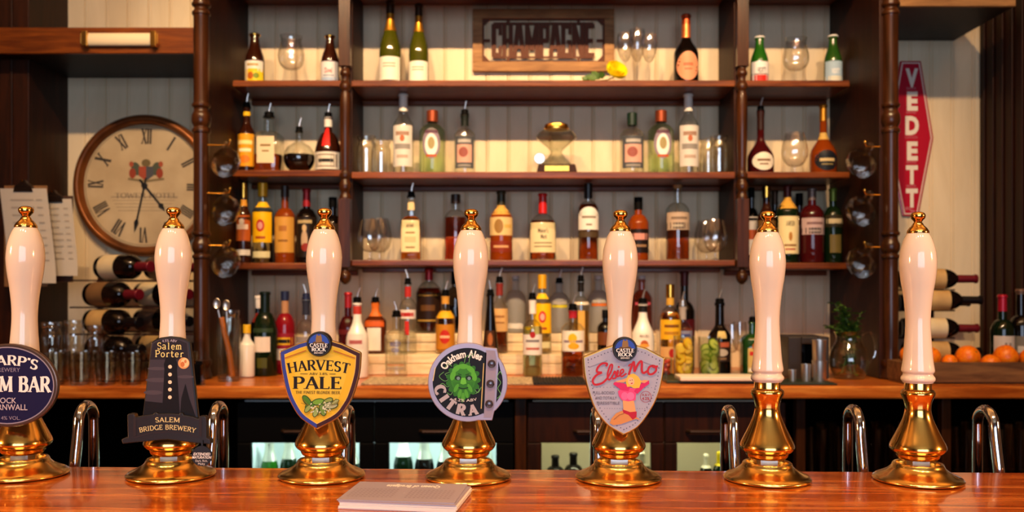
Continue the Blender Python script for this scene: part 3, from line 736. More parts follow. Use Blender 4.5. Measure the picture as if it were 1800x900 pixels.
d.text('4.2% ABV', -4, -34, 5, '#d8d0c8', width=42, arcr=-80)
d.build('lettering', c, (0, -.0004, 0))
for (a, b) in ((863, 639), (861, 674), (859, 709.5)):
    m = MB(); m.lathe([(0, 0), (7 * CS, 0), (7 * CS, .002), (6 * CS, .003), (4.2 * CS, .0024), (3.6 * CS, .0034), (0, .0044)], 22, xf=Matrix.Rotation(PI / 2, 4, 'X'))
    m.build('rivet', pm('rivet_metal', '#6a6468', .3, .9), c, ((a - px) * CS, -.0004, (py - b) * CS))
d = Decal(CS); d.poly([(32, 55), (31, 57), (48, 56), (51, 37), (47, -40), (42, -62), (28.5, -62)], '#8f8798'); d.build('strap', c, (0, -.0003, 0))

# --- silver shield with the pin-up picture
pu = pumps[4]; px, py = 1096, 680
es = shield((1023, 628), (1167.5, 629), [(1026, 660), (1034, 692), (1046, 722), (1067, 748)], [(1164, 662), (1157, 692), (1144, 720), (1122, 750)], (1096, 765))
es = es + [(1136, 612), (1096, 600), (1058, 613)]
c = clip(pu, px, py, es, 0); c['label'] = 'silver grey shield badge with a red script name'
R = rel(es, px, py); d = Decal(CS); d.poly(inset(R, 3), '#a6a6b6'); d.up()
ri = inset(R, 9)
for i in range(0, len(ri)): 
    a, b = ri[i], ri[(i + 1) % len(ri)]; l = math.hypot(b[0] - a[0], b[1] - a[1]); k = max(1, int(l / 6))
    for j in range(k): d.oval(a[0] + (b[0] - a[0]) * j / k, a[1] + (b[1] - a[1]) * j / k, 1.1, 1.1, '#5a5668', 0, 6)
for yy in (0, -37):
    for k in range(19): d.oval(-54 + k * 6 if yy == 0 else -34 + k * 4.4, -1 + yy, .8, .8, '#7a7688', 0, 6)
d.line([(-62, 34), (-30, 46)], 1.6, '#8a8494'); d.line([(28, 46), (60, 34)], 1.6, '#8a8494')
for k, wd in enumerate((('FULL-BODIED', 38, -50), ('AND TOTALLY', 38, -46), ('IRRESISTIBLE', 40, -42))): d.text(wd[0], wd[2] + 14, -13 - k * 9, 5.2, '#6a6570', width=wd[1], bold=.012)
d.ring(38, -17, 10, 10, .9, '#9a4050'); d.text('A.B.V', 38, -15.5, 4, '#9a3040', width=14, bold=.01); d.text('4.2%', 38, -22.5, 5, '#9a3040', width=13, bold=.02)
d.up()
def q5(pts): return [((a / 3.21) + 1010 - px, py - (b / 3.21 + 580)) for a, b in pts]
# figure, kneeling, arms behind the head
d.poly(q5([(262, 455), (230, 470), (205, 500), (195, 525), (215, 537), (260, 530), (310, 512), (345, 500), (372, 508), (345, 490), (330, 465)]), '#c98a4e')
d.poly(q5([(268, 395), (272, 450), (300, 468), (345, 475), (330, 395)]), '#dba066'); d.up()
d.poly(q5([(266, 447), (272, 468), (300, 478), (325, 505), (346, 490), (347, 458), (310, 462)]), '#b01f34')
d.poly(q5([(240, 345), (262, 330), (300, 325), (345, 330), (340, 395), (300, 402), (262, 395), (246, 372)]), '#d9487e')
d.poly(q5([(213, 305), (222, 293), (275, 300), (310, 318), (300, 345), (262, 340)]), '#c82862'); d.poly(q5([(330, 345), (350, 318), (385, 290), (415, 282), (417, 302), (385, 325), (350, 360)]), '#c82862')
d.poly(q5([(222, 293), (262, 280), (295, 268), (300, 285), (270, 296)]), '#d99a68'); d.poly(q5([(345, 290), (390, 280), (415, 283), (390, 298)]), '#d99a68'); d.up()
d.oval(*q5([(278, 372)])[0], 6, 7, '#e0689a'); d.oval(*q5([(312, 372)])[0], 6.5, 7, '#e56fa0')
d.poly(q5([(290, 270), (300, 250), (330, 245), (355, 262), (372, 290), (360, 325), (330, 328), (312, 318), (292, 320), (285, 295)]), '#e3b944'); d.up()
d.oval(*q5([(314, 288)])[0], 5.6, 7.2, '#e8b890', .3); d.up(); d.oval(*q5([(318, 300)])[0], 2, .9, '#a8202c', .3); d.oval(*q5([(309, 283)])[0], .9, .7, '#3a2418'); d.oval(*q5([(320, 281)])[0], .9, .7, '#3a2418')
d.line(q5([(218, 505), (250, 478), (275, 470)]), 1, '#9a5c2c'); d.up()
red = '#b3202e'
for pts, wd in (([(172, 205), (178, 190), (150, 190), (126, 212), (122, 236), (150, 240)], 3.6), ([(150, 240), (118, 256), (98, 285), (110, 308), (150, 300), (178, 275)], 3.6), ([(178, 275), (200, 235), (208, 198), (196, 200), (182, 245), (184, 275), (196, 278), (214, 250)], 3), ([(214, 250), (222, 232), (228, 250), (226, 270), (208, 274)], 3), ([(228, 268), (240, 240), (238, 228), (234, 250), (240, 262), (254, 250)], 2.8), ([(254, 250), (270, 236), (268, 222), (256, 228), (252, 250), (262, 262), (288, 244)], 2.8), ([(300, 252), (310, 222), (322, 188), (330, 182), (332, 235)], 3.8), ([(332, 235), (350, 195), (366, 176), (374, 182), (374, 225), (384, 241), (408, 228)], 3.8), ([(432, 200), (416, 208), (408, 230), (416, 247), (436, 245), (454, 226), (450, 204), (432, 200), (444, 208), (464, 202)], 3.6), ([(300, 205), (306, 195), (316, 190)], 2.6)):
    d.line(cr(q5(pts), 5), wd, red)
d.oval(*q5([(244, 208)])[0], 1.8, 1.8, red)
d.build('lettering', c, (0, -.0004, 0))
castle_badge(pu, c, px, py, 1096.5, 613.5, 21.5)

# ------------------------------------------------------------------ chrome swan-neck spouts behind the bar
proto = None
for i, (bx, ty, lab) in enumerate(((165, 706, 'between the navy and the black badge'), (393, 707, 'right of the black badge'), (616, 714, 'half behind the yellow shield'), (1046, 716, 'half behind the silver shield'), (1275, 714, 'right of the silver shield'), (1490, 713, 'between the two unbadged pumps'), (1718, 714, 'at the right end of the bar'))):
    Y1 = 1.485; x = X(bx, Y1); zt = Z(ty, 1.45) - .007
    if proto is None:
        t = thing('swan_neck_spout', '', 'beer spout', group='chrome swan necks behind the bar')
        pts = [(0, 0, -.32), (0, 0, -.2), (0, 0, -.05)] + [(0, -.026 + .026 * math.cos(a), .026 * math.sin(a) - .026) for a in [PI * k / 10 for k in range(0, 10)]] + [(0, -.054, -.04), (0, -.083, -.17), (0, -.087, -.32)]
        m = MB(); m.tube(pts, .0083, 16); m.build('pipe', CHROME, t)
        m = MB(); m.lathe([(0, -.33), (.012, -.33), (.012, -.30), (.0075, -.296), (0, -.296)], 18, c=(0, -.087, 0)); m.build('nozzle', CHROME, t)
        m = MB(); m.lathe([(0, -.33), (.016, -.33), (.016, -.315), (.01, -.31), (0, -.31)], 18); m.build('collar', CHROME, t)
        proto = t
    else: t = copy_tree(proto)
    t.location = (x, Y1, zt); t['label'] = 'chrome swan neck beer spout ' + lab

# ------------------------------------------------------------------ leaflets on the bar
LEAF = pm('leaflet_paper', '#a097a8', .55); LEAFE = pm('leaflet_edge', '#e9e5df', .7)
def onbar(a, b, dz=0):
    Y = (.2624 - dz) * F / (b - HZ + 0.0); Y = (.2624 - dz - BS * X(a, Y)) * F / (b - HZ); return X(a, Y), Y
n = 9; q0 = [onbar(*p, dz=.0105) for p in ((633, 846.5), (822, 852.5), (799, 885.5), (592, 878))]
cx = sum(p[0] for p in q0) / 4; cy = sum(p[1] for p in q0) / 4
for i in range(n):
    top = i == n - 1; dz = .0003 + i * .0012
    m = MB(); dx, dy, ro = (0, 0, 0) if top else (.004 + random.uniform(-.0012, .0012), -.0035 + random.uniform(-.001, .001), -.025 + random.uniform(-.008, .008))
    pts = []
    for a, b in q0:
        u, v = a - cx, b - cy; pts.append((u * math.cos(ro) - v * math.sin(ro), u * math.sin(ro) + v * math.cos(ro)))
    m.prism(pts, 0, .0011, plan=True)
    o = m.build('leaflet', LEAF if top or i == n - 2 else LEAFE, None, (cx + dx, cy + dy, bz(cx) + dz))
    tag(o, 'topmost mauve printed leaflet, upside down on the small stack on the bar' if top else 'mauve printed leaflet lying beneath the topmost one in the bar stack', 'leaflet', 'leaflets stacked on the bar')
    if top:
        e1 = (Vector(q0[1]) - Vector(q0[0])) / 2; e2 = (Vector(q0[0]) - Vector(q0[3])) / 2
        d = Decal(1); ps = []
        def put(word, u, v, w_, h, ink, bold=0.0):
            pl, wd = sans_text(word, bold)
            d.polys(pl, ink, lambda x, y: (tuple((e1 * (u - x * w_ / wd) + e2 * (v - y * h))[:])))
        put('Queen of Bradgate', .06, .70, .98, .26, '#f6f0ea', .04)
        for side in (-.5, .5):
            for k in range(6): put('lorem ipsum dolor sit'.replace('lorem ipsum dolor sit', '- - - - - - - - - - -'), side - .02, .22 - k * .16, .78, .1, '#74636d', .04)
        put('_', .02, -.2, .05, .2, '#d9cbd0')
        mesh = d.mb; mesh.v = [(x, z, .0) for x, y, z in mesh.v]
        mesh.build('lettering', d.mats, o, (0, 0, .00135))
# ------------------------------------------------------------------ bottles
KIND = dict(
    std=dict(zs=.60, zn=.74, rn=.36, sh='round'), wine=dict(zs=.60, zn=.73, rn=.38, sh='round'), champ=dict(zs=.40, zn=.82, rn=.34, sh='ogee'),
    beer=dict(zs=.48, zn=.88, rn=.47, sh='ogee'), square=dict(zs=.60, zn=.69, rn=.36, sh='round', n=4.5), long=dict(zs=.56, zn=.78, rn=.40, sh='ogee'),
    tall=dict(zs=.66, zn=.80, rn=.34, sh='round'), squat=dict(zs=.30, zn=.66, rn=.27, sh='ogee'), globe=dict(zs=.0, zn=.74, rn=.22, sh='globe'),
    taper=dict(zs=.34, zn=.84, rn=.38, sh='ogee'), cone=dict(zs=.06, zn=.86, rn=.34, sh='lin'), apoth=dict(zs=.68, zn=.80, rn=.38, sh='round'), dump=dict(zs=.62, zn=.78, rn=.30, sh='round'))
def body_prof(R, h, k):
    rn = R * k['rn']
    if k['sh'] == 'globe':
        p = [(0, 0), (R * .45, 0)] + [(R * max(.45, math.sin(t)), h * .37 - h * .37 * math.cos(t)) for t in [PI * i / 14 for i in range(2, 12)]]
        p = [(a, b) for a, b in p if not (a <= rn * 1.2 and b > h * .4)]
    else:
        p = [(0, .004), (R * .7, .002), (R * .86, 0), (R * .97, .003), (R, .008), (R, max(.012, h * k['zs']))]
        for i in range(1, 9):
            t = i / 8; z = h * (k['zs'] + (k['zn'] - k['zs']) * t)
            if k['sh'] == 'round': r = rn + (R - rn) * math.sqrt(max(0, 1 - t * t)) * (1 - .35 * t) if t < 1 else rn
            elif k['sh'] == 'lin': r = R + (rn - R) * t
            else: r = rn + (R - rn) * (.5 + .5 * math.cos(PI * t))
            p.append((r, z))
    p += [(rn, h * k['zn'] + .002), (rn * .94, h - .012), (rn * 1.0, h - .011), (rn * 1.12, h - .010), (rn * 1.12, h - .003), (rn, h), (0, h)]
    return p
def rz(p, z):
    q = [(b, a) for a, b in p if a > 0]; q.sort(key=lambda e: e[0]); return interp(q, z)
def fy(r, x, n, dr): return -dr * max(0, r ** n - abs(x) ** n) ** (1 / n)
def bottle(label, px, top, wpx, zb, Y, kind='std', glass=CLEAR, liquid=None, cap=('cap', BLACK, .03), labels=(), group=None, name='bottle', cat='bottle', dr=1.0, **over):
    k = dict(KIND[kind]); k.update(over); n = k.get('n', 2.0)
    R = wpx / 2 * Y / F; H = Z(top, Y) - zb
    hg = H - {'pour': .056, 'cap': .004, 'foil': .002, 'crown': .003, 'cork': .016}[cap[0]]
    t = thing(name, label, cat, (X(px, Y), Y, zb + .0008), (0, 0, 0), group)
    p = body_prof(R, hg, k); rn = R * k['rn']
    m = MB(); m.lathe(p, 32, n=n, dr=dr); m.build('glass_body', glass, t)
    if liquid:
        lm, lv = liquid; zl = hg * lv
        q = [(max(0, a - .0022 if a > .004 else 0), max(b, .006)) for a, b in p if b < zl]; q = [(0, .006)] + [e for e in q if e[0] > 0] + [(max(.001, rz(p, zl) - .0022), zl), (0, zl)]
        m = MB(); m.lathe(q, 28, n=n, dr=dr); m.build('liquid', lm, t)
    c = cap[0]
    if c == 'cap':
        m = MB(); r = max(rn * 1.16, .0125) * (cap[3] if len(cap) > 3 else 1); h = cap[2]
        m.lathe([(r * .9, hg - h), (r, hg - h + .001), (r, hg + .002), (r * .9, H), (0, H)] + [(0, hg - h)], 24); m.build('cap', cap[1], t)
    elif c == 'crown':
        m = MB(); r = rn * 1.3; m.lathe([(0, hg - .004), (r, hg - .004), (r * 1.02, hg - .001), (r * .85, H), (0, H)], 21); m.build('crown_cap', cap[1], t)
    elif c == 'cork':
        m = MB(); r = rn * 1.1; m.lathe([(0, hg - .004), (r * .8, hg - .004), (r * .8, hg + .002), (r, hg + .003), (r, H - .002), (r * .85, H), (0, H)], 20); m.build('stopper', cap[1], t)
    elif c == 'foil':
        m = MB(); L = cap[2]; q = [(a + .0012, b) for a, b in p if b > hg - L and a > 0]
        m.lathe([(rz(p, hg - L) + .0012, hg - L)] + q + [(rn * .9, H), (0, H)], 24); m.build('foil', cap[1], t)
        if len(cap) > 3:
            m = MB(); z1 = hg - L * .42; q = [(a + .002, b) for a, b in p if b > z1 and a > 0]
            m.lathe([(rz(p, z1) + .002, z1)] + q + [(rn * .9, H + .001), (0, H + .001)], 24); m.build('foil_cap', cap[3], t)
    elif c == 'pour':
        m = MB(); r = max(rn * .9, .009)
        m.lathe([(0, hg - .006), (r * 1.25, hg - .006), (r * 1.25, hg + .002), (r * 1.05, hg + .004), (r * 1.05, hg + .017), (r * .6, hg + .021), (0, hg + .021)], 18)
        o = m.build('pourer', cap[1] if len(cap) > 1 else BLACK, t)
        ln = (cap[2] if len(cap) > 2 else random.choice((-1, 1))) * random.uniform(.006, .012)
        m = MB(); m.tube([(0, 0, hg + .018), (ln * .2, -.001, hg + .032), (ln, -.004, H)], [.0052, .0045, .0034], 10); m.build('spout', STEEL, o)
    for i, L in enumerate(labels):
        z0, z1, lw, mat = L[0] * hg, L[1] * hg, L[2], L[3]; marks = L[4] if len(L) > 4 else ()
        mats = [flat(mat) if isinstance(mat, str) else mat]; m = MB()
        def at(u, v, e):
            z = z0 + (z1 - z0) * v; r = rz(p, z) + e; x = u * lw * r
            return Vector((x, fy(r, x, n, dr), z))
        def mi(h):
            mm = flat(h) if isinstance(h, str) else h
            if mm not in mats: mats.append(mm)
            return mats.index(mm)
        def grid(u0, u1, v0, v1, e, k_, nu=14, nv=3):
            vs = [at(u0 + (u1 - u0) * a / nu, v0 + (v1 - v0) * b / nv, e) for b in range(nv + 1) for a in range(nu + 1)]
            m.add(vs, [(b * (nu + 1) + a, b * (nu + 1) + a + 1, (b + 1) * (nu + 1) + a + 1, (b + 1) * (nu + 1) + a) for b in range(nv) for a in range(nu)], k_, True)
        shape = L[5] if len(L) > 5 else 'rect'
        def disc(cu, cv, ru, rv, e, k_):
            vs = [at(cu, cv, e)]; ns = 24
            for rr in (.35, .7, 1):
                vs += [at(cu + ru * rr * math.cos(2 * PI * a / ns), cv + rv * rr * math.sin(2 * PI * a / ns), e) for a in range(ns)]
            fs = [(0, 1 + a, 1 + (a + 1) % ns) for a in range(ns)]
            for b in (0, 1): fs += [(1 + b * ns + a, 1 + (b + 1) * ns + a, 1 + (b + 1) * ns + (a + 1) % ns, 1 + b * ns + (a + 1) % ns) for a in range(ns)]
            m.add(vs, fs, k_, True)
        if shape == 'rect': grid(-1, 1, 0, 1, .0008, 0)
        elif shape == 'oval': disc(0, .5, 1, .5, .0008, 0)
        elif shape == 'arch': grid(-1, 1, 0, .6, .0008, 0); disc(0, .6, 1, .4, .0008, 0)
        for j, q in enumerate(marks):
            e = .0011 + j * .00012
            if q[0] == 'b': grid(q[1], q[2], q[3], q[4], e, mi(q[5]), 8, 1)
            elif q[0] == 'o': disc(q[1], q[2], q[3], q[4], e, mi(q[5]))
            elif q[0] == 't':
                pl, wd = sans_text(q[1], .02) if len(q) < 8 else serif_text(q[1], T=.2, t=.1)
                k_ = mi(q[6])
                for g, pol in enumerate(pl): m.add([at(q[2] + a / wd * q[5], q[3] + b * q[4], e + g * 1.5e-6) for a, b in pol], [tuple(range(len(pol)))], k_)
        m.build('label' if i == 0 else ('neck_label' if z0 > hg * k['zn'] - .01 else 'lower_label'), mats, t)
    return t
W_, K_, R_ = '#e6ddcc', '#1b1612', '#a8261f'
YB = 3.88
def lines(v0=.25, v1=.55, n=2, c='#6b5c4a', u=.6): return tuple(('b', -u, u, v0 + (v1 - v0) * i / n, v0 + (v1 - v0) * (i + .5) / n, c) for i in range(n))
# --- top shelf
BEERS = 'small beer bottles on the top shelf'
bottle('stubby brown beer bottle with a yellow and white label, left end of the top shelf', 448, 60, 33, S1, YB, 'beer', G_BROWN, cap=('crown', GOLD), labels=((.06, .47, .95, W_, (('b', -1, 1, .05, .62, '#e8bc1c'), ('b', .1, 1, .05, .5, '#f0cc2a'), ('o', -.2, .30, .34, .17, '#b05a1c'), ('o', .4, .30, .3, .14, '#7a8a24'), ('b', -.6, .6, .76, .86, '#b89a5a'))),), group=BEERS)
bottle('stubby brown beer bottle with red script on a white label, by the left post', 580, 63, 31, S1, YB, 'beer', G_BROWN, cap=('crown', GOLD), labels=((.06, .47, .95, '#d9d6d2', (('b', -1, 1, 0, .25, '#9fb4cc'), ('t', 'Duvel', 0, .45, .25, .85, R_), ('b', -.6, .6, .3, .36, '#7a8aa2'))),), group=BEERS)
bottle('green beer bottle with a black, white and red label, beside the right turned post', 1335, 65, 31, S1, YB, 'beer', G_BEERG, cap=('crown', pm('white_cap', '#e6e2da', .4)), labels=((.06, .48, .95, '#e6e0d8', (('b', -1, 1, .02, .36, '#c8281e'), ('t', 'VEDETT', 0, .47, .24, .95, K_), ('b', -1, 1, .38, .42, K_))),), group=BEERS)
bottle('green beer bottle with a pale blue and cream label, right end of the top shelf', 1464, 63, 31, S1, YB, 'beer', pm('mid_green_glass', '#254d16', .05, coat=.5), cap=('crown', pm('white_cap', '#e6e2da', .4)), labels=((.06, .48, .95, '#a9c2cf', (('b', -1, 1, .02, .3, '#d9d6bf'), ('t', 'VEDETT', 0, .42, .22, .95, '#f0ece2'))),), group=BEERS)
GFOIL = pm('gold_foil', '#c98a2c', .35, .85); DFOIL = pm('dark_foil', '#3a2412', .4, .6)
G_CHAMP = pm('champagne_green_glass', '#3d3f08', .05, coat=.5)
bottle('taller looking green champagne bottle with gold foil, left of the pair on the top shelf', 686, 2, 38, S1, YB, 'champ', G_CHAMP, cap=('foil', GFOIL, .13, DFOIL), labels=((.06, .33, .92, '#e8dfca', lines(.55, .8, 2, '#a89a80', .6)),), group='champagne bottles')
bottle('green champagne bottle with gold foil, right of the pair beside the wooden sign', 736, 8, 35, S1, YB + .02, 'champ', G_CHAMP, cap=('foil', GFOIL, .12, DFOIL), labels=((.05, .30, .92, '#e8dfca', lines(.55, .8, 2, '#a89a80', .6)),), group='champagne bottles')
bottle('dark champagne bottle with an orange pink neck and round pink label', 1206, 26, 43, S1, YB, 'champ', G_DARK, cap=('foil', pm('copper_pink_foil', '#d9763f', .35, .6), .10, pm('copper_foil', '#b34a22', .35, .7)), labels=((.06, .46, .86, '#e0946c', (('b', -.45, .45, .5, .6, '#c06a48'), ('b', -.35, .35, .36, .42, '#c06a48')), 'oval'),), zs=.44, zn=.70)
# --- second shelf, left bay
bottle('brown coffee liqueur bottle with a yellow label and yellow neck ring', 434, 165, 31, S2S, YB, 'long', G_BROWN, cap=('pour', BLACK, 1), labels=((.10, .58, .95, '#e39a1c', (('b', -.8, .8, .68, .80, '#f3d98a'), ('b', -.7, .7, .45, .55, '#f1e3b0'), ('o', 0, .22, .6, .12, '#d9761a'))), (.86, .92, 1, '#e6b416')))
bottle('square shouldered whiskey bottle with a cream label and low amber fill', 473, 182, 48, S2S, YB, 'square', CLEAR, (L_DARK, .32), ('pour', BLACK, 1), labels=((.16, .62, .62, '#dcc9a0', (('b', -.6, .6, .62, .7, '#8a6a3a'), ('b', -.4, .4, .42, .48, '#8a6a3a'))),), zs=.64, zn=.74)
bottle('round globe decanter of almost black liqueur with a tall metal spout', 526, 208, 55, S2S, YB, 'globe', CLEAR, (L_BLACK, .44), ('pour', BLACK, 1), zn=.74)
bottle('dark orange liqueur bottle with a red ribbon and a white label framed in brown', 577, 183, 46, S2S, YB, 'dump', G_BROWN, cap=('pour', BLACK, 1), labels=((.06, .36, .92, '#e2d9c8', (('b', -.85, .85, .12, .88, '#7a6a58'), ('b', -.75, .75, .2, .8, '#d9cfbc'), ('b', -.6, .6, .4, .6, K_))), (.46, .80, .35, '#c01f1a'), (.82, .99, 1, '#e6dfd2')), zs=.40, zn=.74)
# --- second shelf, centre
def gins(px, lab):
    return bottle(lab, px, 195, 46, S2, YB, 'apoth', CLEARG, None, ('cap', pm('copper_cap', '#9a4a2c', .35, .7), .045), labels=((.24, .72, .66, '#8a7a86', (('o', 0, .45, .72, .36, '#ece4d6'), ('o', 0, .5, .4, .2, '#9a8a5a'), ('b', -.7, .7, .82, .92, '#5a3a48'), ('b', -.6, .6, .05, .13, '#b0542a')), 'oval'),), zs=.68, zn=.80)
gins(760, 'green tinted gin bottle with a copper cap, in the group left of the crystal ornament')
gins(1162, 'green tinted gin bottle with a copper cap, in the group right of the crystal ornament')
WCAP = pm('white_capsule', '#d6d0c4', .4)
for px, w_, lab in ((709, 36, 'tall clear vodka bottle with a white capsule, left of the crystal ornament'), (1210, 36, 'tall clear vodka bottle with a white capsule, right of the crystal ornament')):
    bottle(lab, px, 165, w_, S2, YB, 'long', CLEAR, None, ('foil', WCAP, .075), labels=((.10, .60, .9, '#cfc8bc', (('b', -.7, .7, .75, .85, '#9a7a66'), ('b', -.8, .8, .42, .55, '#8a847c'), ('o', 0, .68, .25, .08, '#b0603a'), ('b', -.6, .6, .2, .28, '#b09a88'))),), zs=.60, zn=.78)
for px, cp, lab in ((817, ('pour', BLACK, 1), 'clear spirit bottle with a dark picture label and metal spout'), (1111, ('cap', pm('dark_green_cap', '#10261a', .4), .05), 'clear spirit bottle with a dark picture label and dark green cap')):
    bottle(lab, px, 178 if cp[0] == 'pour' else 199, 37 if cp[0] == 'pour' else 42, S2, YB, 'std', CLEAR, None, cp, labels=((.10, .62, .85, '#4a4c50', (('b', -.8, .8, .18, .74, '#c99a86'), ('o', -.1, .5, .5, .16, '#8f4f44'), ('b', -.7, .7, .80, .90, '#a9a49c'), ('b', -.7, .7, .05, .12, '#8a857c'))),) + (((.80, .97, 1, '#141a14'),) if cp[0] == 'pour' else ()), zs=.66, zn=.76)
# --- second shelf, right bay
bottle('squat cognac bottle with a rounded cream label and a metal spout', 1337, 172, 46, S2, YB, 'squat', G_DRED, cap=('pour', BLACK, 1), labels=((.06, .34, .8, '#ded2bb', (('b', -.6, .6, .5, .62, '#7a5a3a'), ('b', -.4, .4, .3, .38, '#7a5a3a')), 'oval'), (.70, .98, 1, '#2a120c')), zs=.26, zn=.58)
bottle('squat dark cognac bottle with a black oval label and gold cap', 1447, 184, 46, S2, YB, 'squat', G_AMBER, cap=('foil', GFOIL, .07), labels=((.05, .34, .84, '#1a1c22', (('b', -.65, .65, .45, .6, '#c8b07a'), ('b', -.5, .5, .28, .34, '#8a7a4a')), 'oval'), (.50, .60, .98, '#c8a050')), zs=.28, zn=.60)
# --- third shelf, left bay
bottle('dark rum bottle with an orange label and gold cap, partly behind a hanging tankard', 428.5, 322, 26, S3S, YB - .02, 'long', G_BROWN, cap=('cap', GOLD, .06), labels=((.28, .60, .95, '#b5581f', (('b', -.8, .8, .45, .65, '#e0c8b0'), ('o', 0, .75, .35, .12, '#d8cbb8'))), (.10, .17, .95, '#d9d0c0'), (.72, .80, 1, '#c88a2a')))
def yrum(px, top, w_, z, Y, lab):
    return bottle(lab, px, top, w_, z, Y, 'long', CLEAR, (L_PALE, .66), ('cap', pm('yellow_cap', '#d9a015', .35, .2), .055, 1.05), labels=((.26, .64, .95, '#f0b90f', (('o', 0, .55, .42, .2, '#c02a1c'), ('o', 0, .55, .26, .12, '#e0a090'), ('b', -.5, .5, .12, .2, '#b04a1a'))), (.07, .15, .85, '#d9cf9a'), (.70, .77, 1, '#e8b81a')), zs=.64, zn=.78)
yrum(462, 322, 35, S3S, YB, 'pale rum bottle with a yellow label and red disc, on the third shelf')
bottle('amber rum bottle with a plain tan label and brown cap', 501, 327, 35, S3S, YB, 'std', G_AMBER, cap=('cap', pm('brown_cap', '#2a1a10', .4), .045), labels=((.14, .60, .95, '#c8923e', (('b', -.4, .4, .6, .75, '#a86a2a'), ('b', -.5, .5, .3, .36, '#8a5a22'))),), zs=.62, zn=.72)
bottle('dark spiced rum bottle with a red capsule and a figure on the label', 539, 332, 36, S3S, YB, 'std', G_DARK, cap=('foil', pm('red_foil', '#a01f24', .35, .4), .075), labels=((.08, .62, .95, '#21160f', (('o', 0, .42, .32, .25, '#b89a78'), ('o', 0, .72, .22, .09, '#c8a878'), ('b', -.7, .7, .84, .92, '#b09a6a'), ('o', .1, .25, .4, .1, '#8a2a1c'))),), zs=.62, zn=.74)
bottle('dark bottle with a black cap half hidden behind the yellow shield pump handle', 585, 347, 34, S3S, YB, 'std', G_DARK, cap=('cap', BLACK, .04), labels=((.14, .6, .95, '#3a2a1c'),))
# --- third shelf, centre
bottle('square honey whiskey bottle with a cream label and cream neck', 723, 322, 36, S3, YB, 'square', CLEAR, (L_AMBER, .70), ('pour', BLACK, 1), labels=((.13, .62, .88, '#e2cf9c', (('t', "Jack Daniel's", 0, .78, .12, .8, '#6a4a2a'), ('b', -.5, .5, .58, .63, '#8a6a3a'), ('b', -.6, .6, .30, .48, '#cdb684'), ('b', -.5, .5, .12, .17, '#8a6a3a'))), (.78, .95, 1, '#d9c08a')))
bottle('orange red whiskey bottle partly behind the grey round badge pump handle', 801, 342, 40, S3, YB, 'std', CLEAR, (L_RED, .66), ('cap', pm('brown_cap', '#2a1a10', .4), .035), labels=((.34, .36, .8, '#8a3a1a'),), zs=.66, zn=.78)
bottle('bourbon bottle with a curved cream ribbon label and a dark capsule', 881, 336, 40, S3, YB, 'std', G_AMBER, (None), ('foil', pm('olive_capsule', '#2c2a18', .4, .3), .06), labels=((.36, .62, .97, '#d3b478', (('o', -.2, .5, .4, .4, '#8f6a34'), ('b', .3, .9, .4, .6, '#c8a050'))), (.12, .28, .9, '#7a2a14', (('b', -.7, .7, .4, .6, '#c89a6a'),)), (.66, .82, 1, '#c89a4a')), zs=.62, zn=.74)
bottle('squat bourbon bottle with dripping red wax and a cream label', 954, 340, 47, S3, YB, 'dump', CLEAR, (L_DARK, .60), ('foil', pm('red_wax', '#b81a16', .25), .085), labels=((.12, .56, .92, '#dcc99a', (('t', "Maker's", 0, .66, .16, .8, '#4a3a2a'), ('t', 'Mark', .05, .46, .16, .5, '#4a3a2a'), ('b', -.7, .7, .3, .34, '#7a6a4a'), ('b', -.7, .7, .18, .22, '#7a6a4a'))),), dr=.75, zs=.54, zn=.70)
bottle('single malt bottle with a white arched label high on the body', 1034, 323, 36, S3, YB, 'std', CLEAR, (L_DARK, .74), ('cap', pm('black_gold_cap', '#161210', .35), .06), labels=((.40, .70, .95, '#e3dccd', (('b', -.7, .7, .5, .6, '#8a7a66'), ('b', -.3, .3, .18, .26, '#8a7a66')), 'arch'), (.30, .38, .95, '#4a3a26')), zs=.68, zn=.78)
bottle('black capped whisky bottle with a pink banded dark label beside the silver shield handle', 1122, 347, 36, S3, YB, 'std', G_AMBER, cap=('cap', BLACK, .05), labels=((.12, .50, .95, '#1c1210', (('b', -1, 1, .55, .82, '#c98a7c'), ('b', -.7, .7, .25, .35, '#8a6a4a'))),), zs=.60, zn=.74)
bottle('tall whisky bottle with a wooden stopper and a beige and grey label', 1191, 325, 41, S3, YB, 'std', CLEAR, (L_DARK, .62), ('cork', FRAMEW), labels=((.42, .66, .95, '#b59e86', (('b', -1, 1, .05, .42, '#5a5048'), ('b', -.7, .7, .6, .75, '#7a6654'), ('b', -.6, .3, .18, .3, '#b0a690'))),), zs=.70, zn=.80)
# --- third shelf, right bay
bottle('bottle with an orange and white label squeezed beside the right turned post', 1321, 330, 26, S3S, YB + .08, 'std', G_DARK, cap=('cap', BLACK, .04), labels=((.12, .62, .95, '#d9cbb8', (('b', -1, 1, .4, .66, '#b5521f'),)),))
bottle('dark bottle with a gold topped neck behind the left unbadged pump handle', 1347, 328, 32, S3S, YB, 'long', G_BROWN, cap=('cap', GOLD, .045), labels=((.16, .56, .95, '#6a4a24'),))
bottle('thin dark bottle standing behind the cream labelled Irish whiskey', 1362, 335, 26, S3S, YB + .08, 'wine', G_DARK, cap=('foil', DFOIL, .06))
bottle('dark green Irish whiskey bottle with a cream label and gold and red neck', 1384, 326, 38, S3S, YB - .02, 'std', G_DGREEN, cap=('foil', pm('dark_red_foil', '#4a1512', .4, .4), .05), labels=((.12, .60, .92, '#e2cf97', (('t', 'JAMESON', 0, .74, .13, .86, '#3a2a1a', 1), ('o', 0, .46, .18, .12, '#a8702a'), ('b', -.6, .6, .2, .25, '#8a5a2a'), ('b', -.5, .5, .1, .14, R_))), (.70, .86, 1, '#c8963a')), zs=.66, zn=.78)
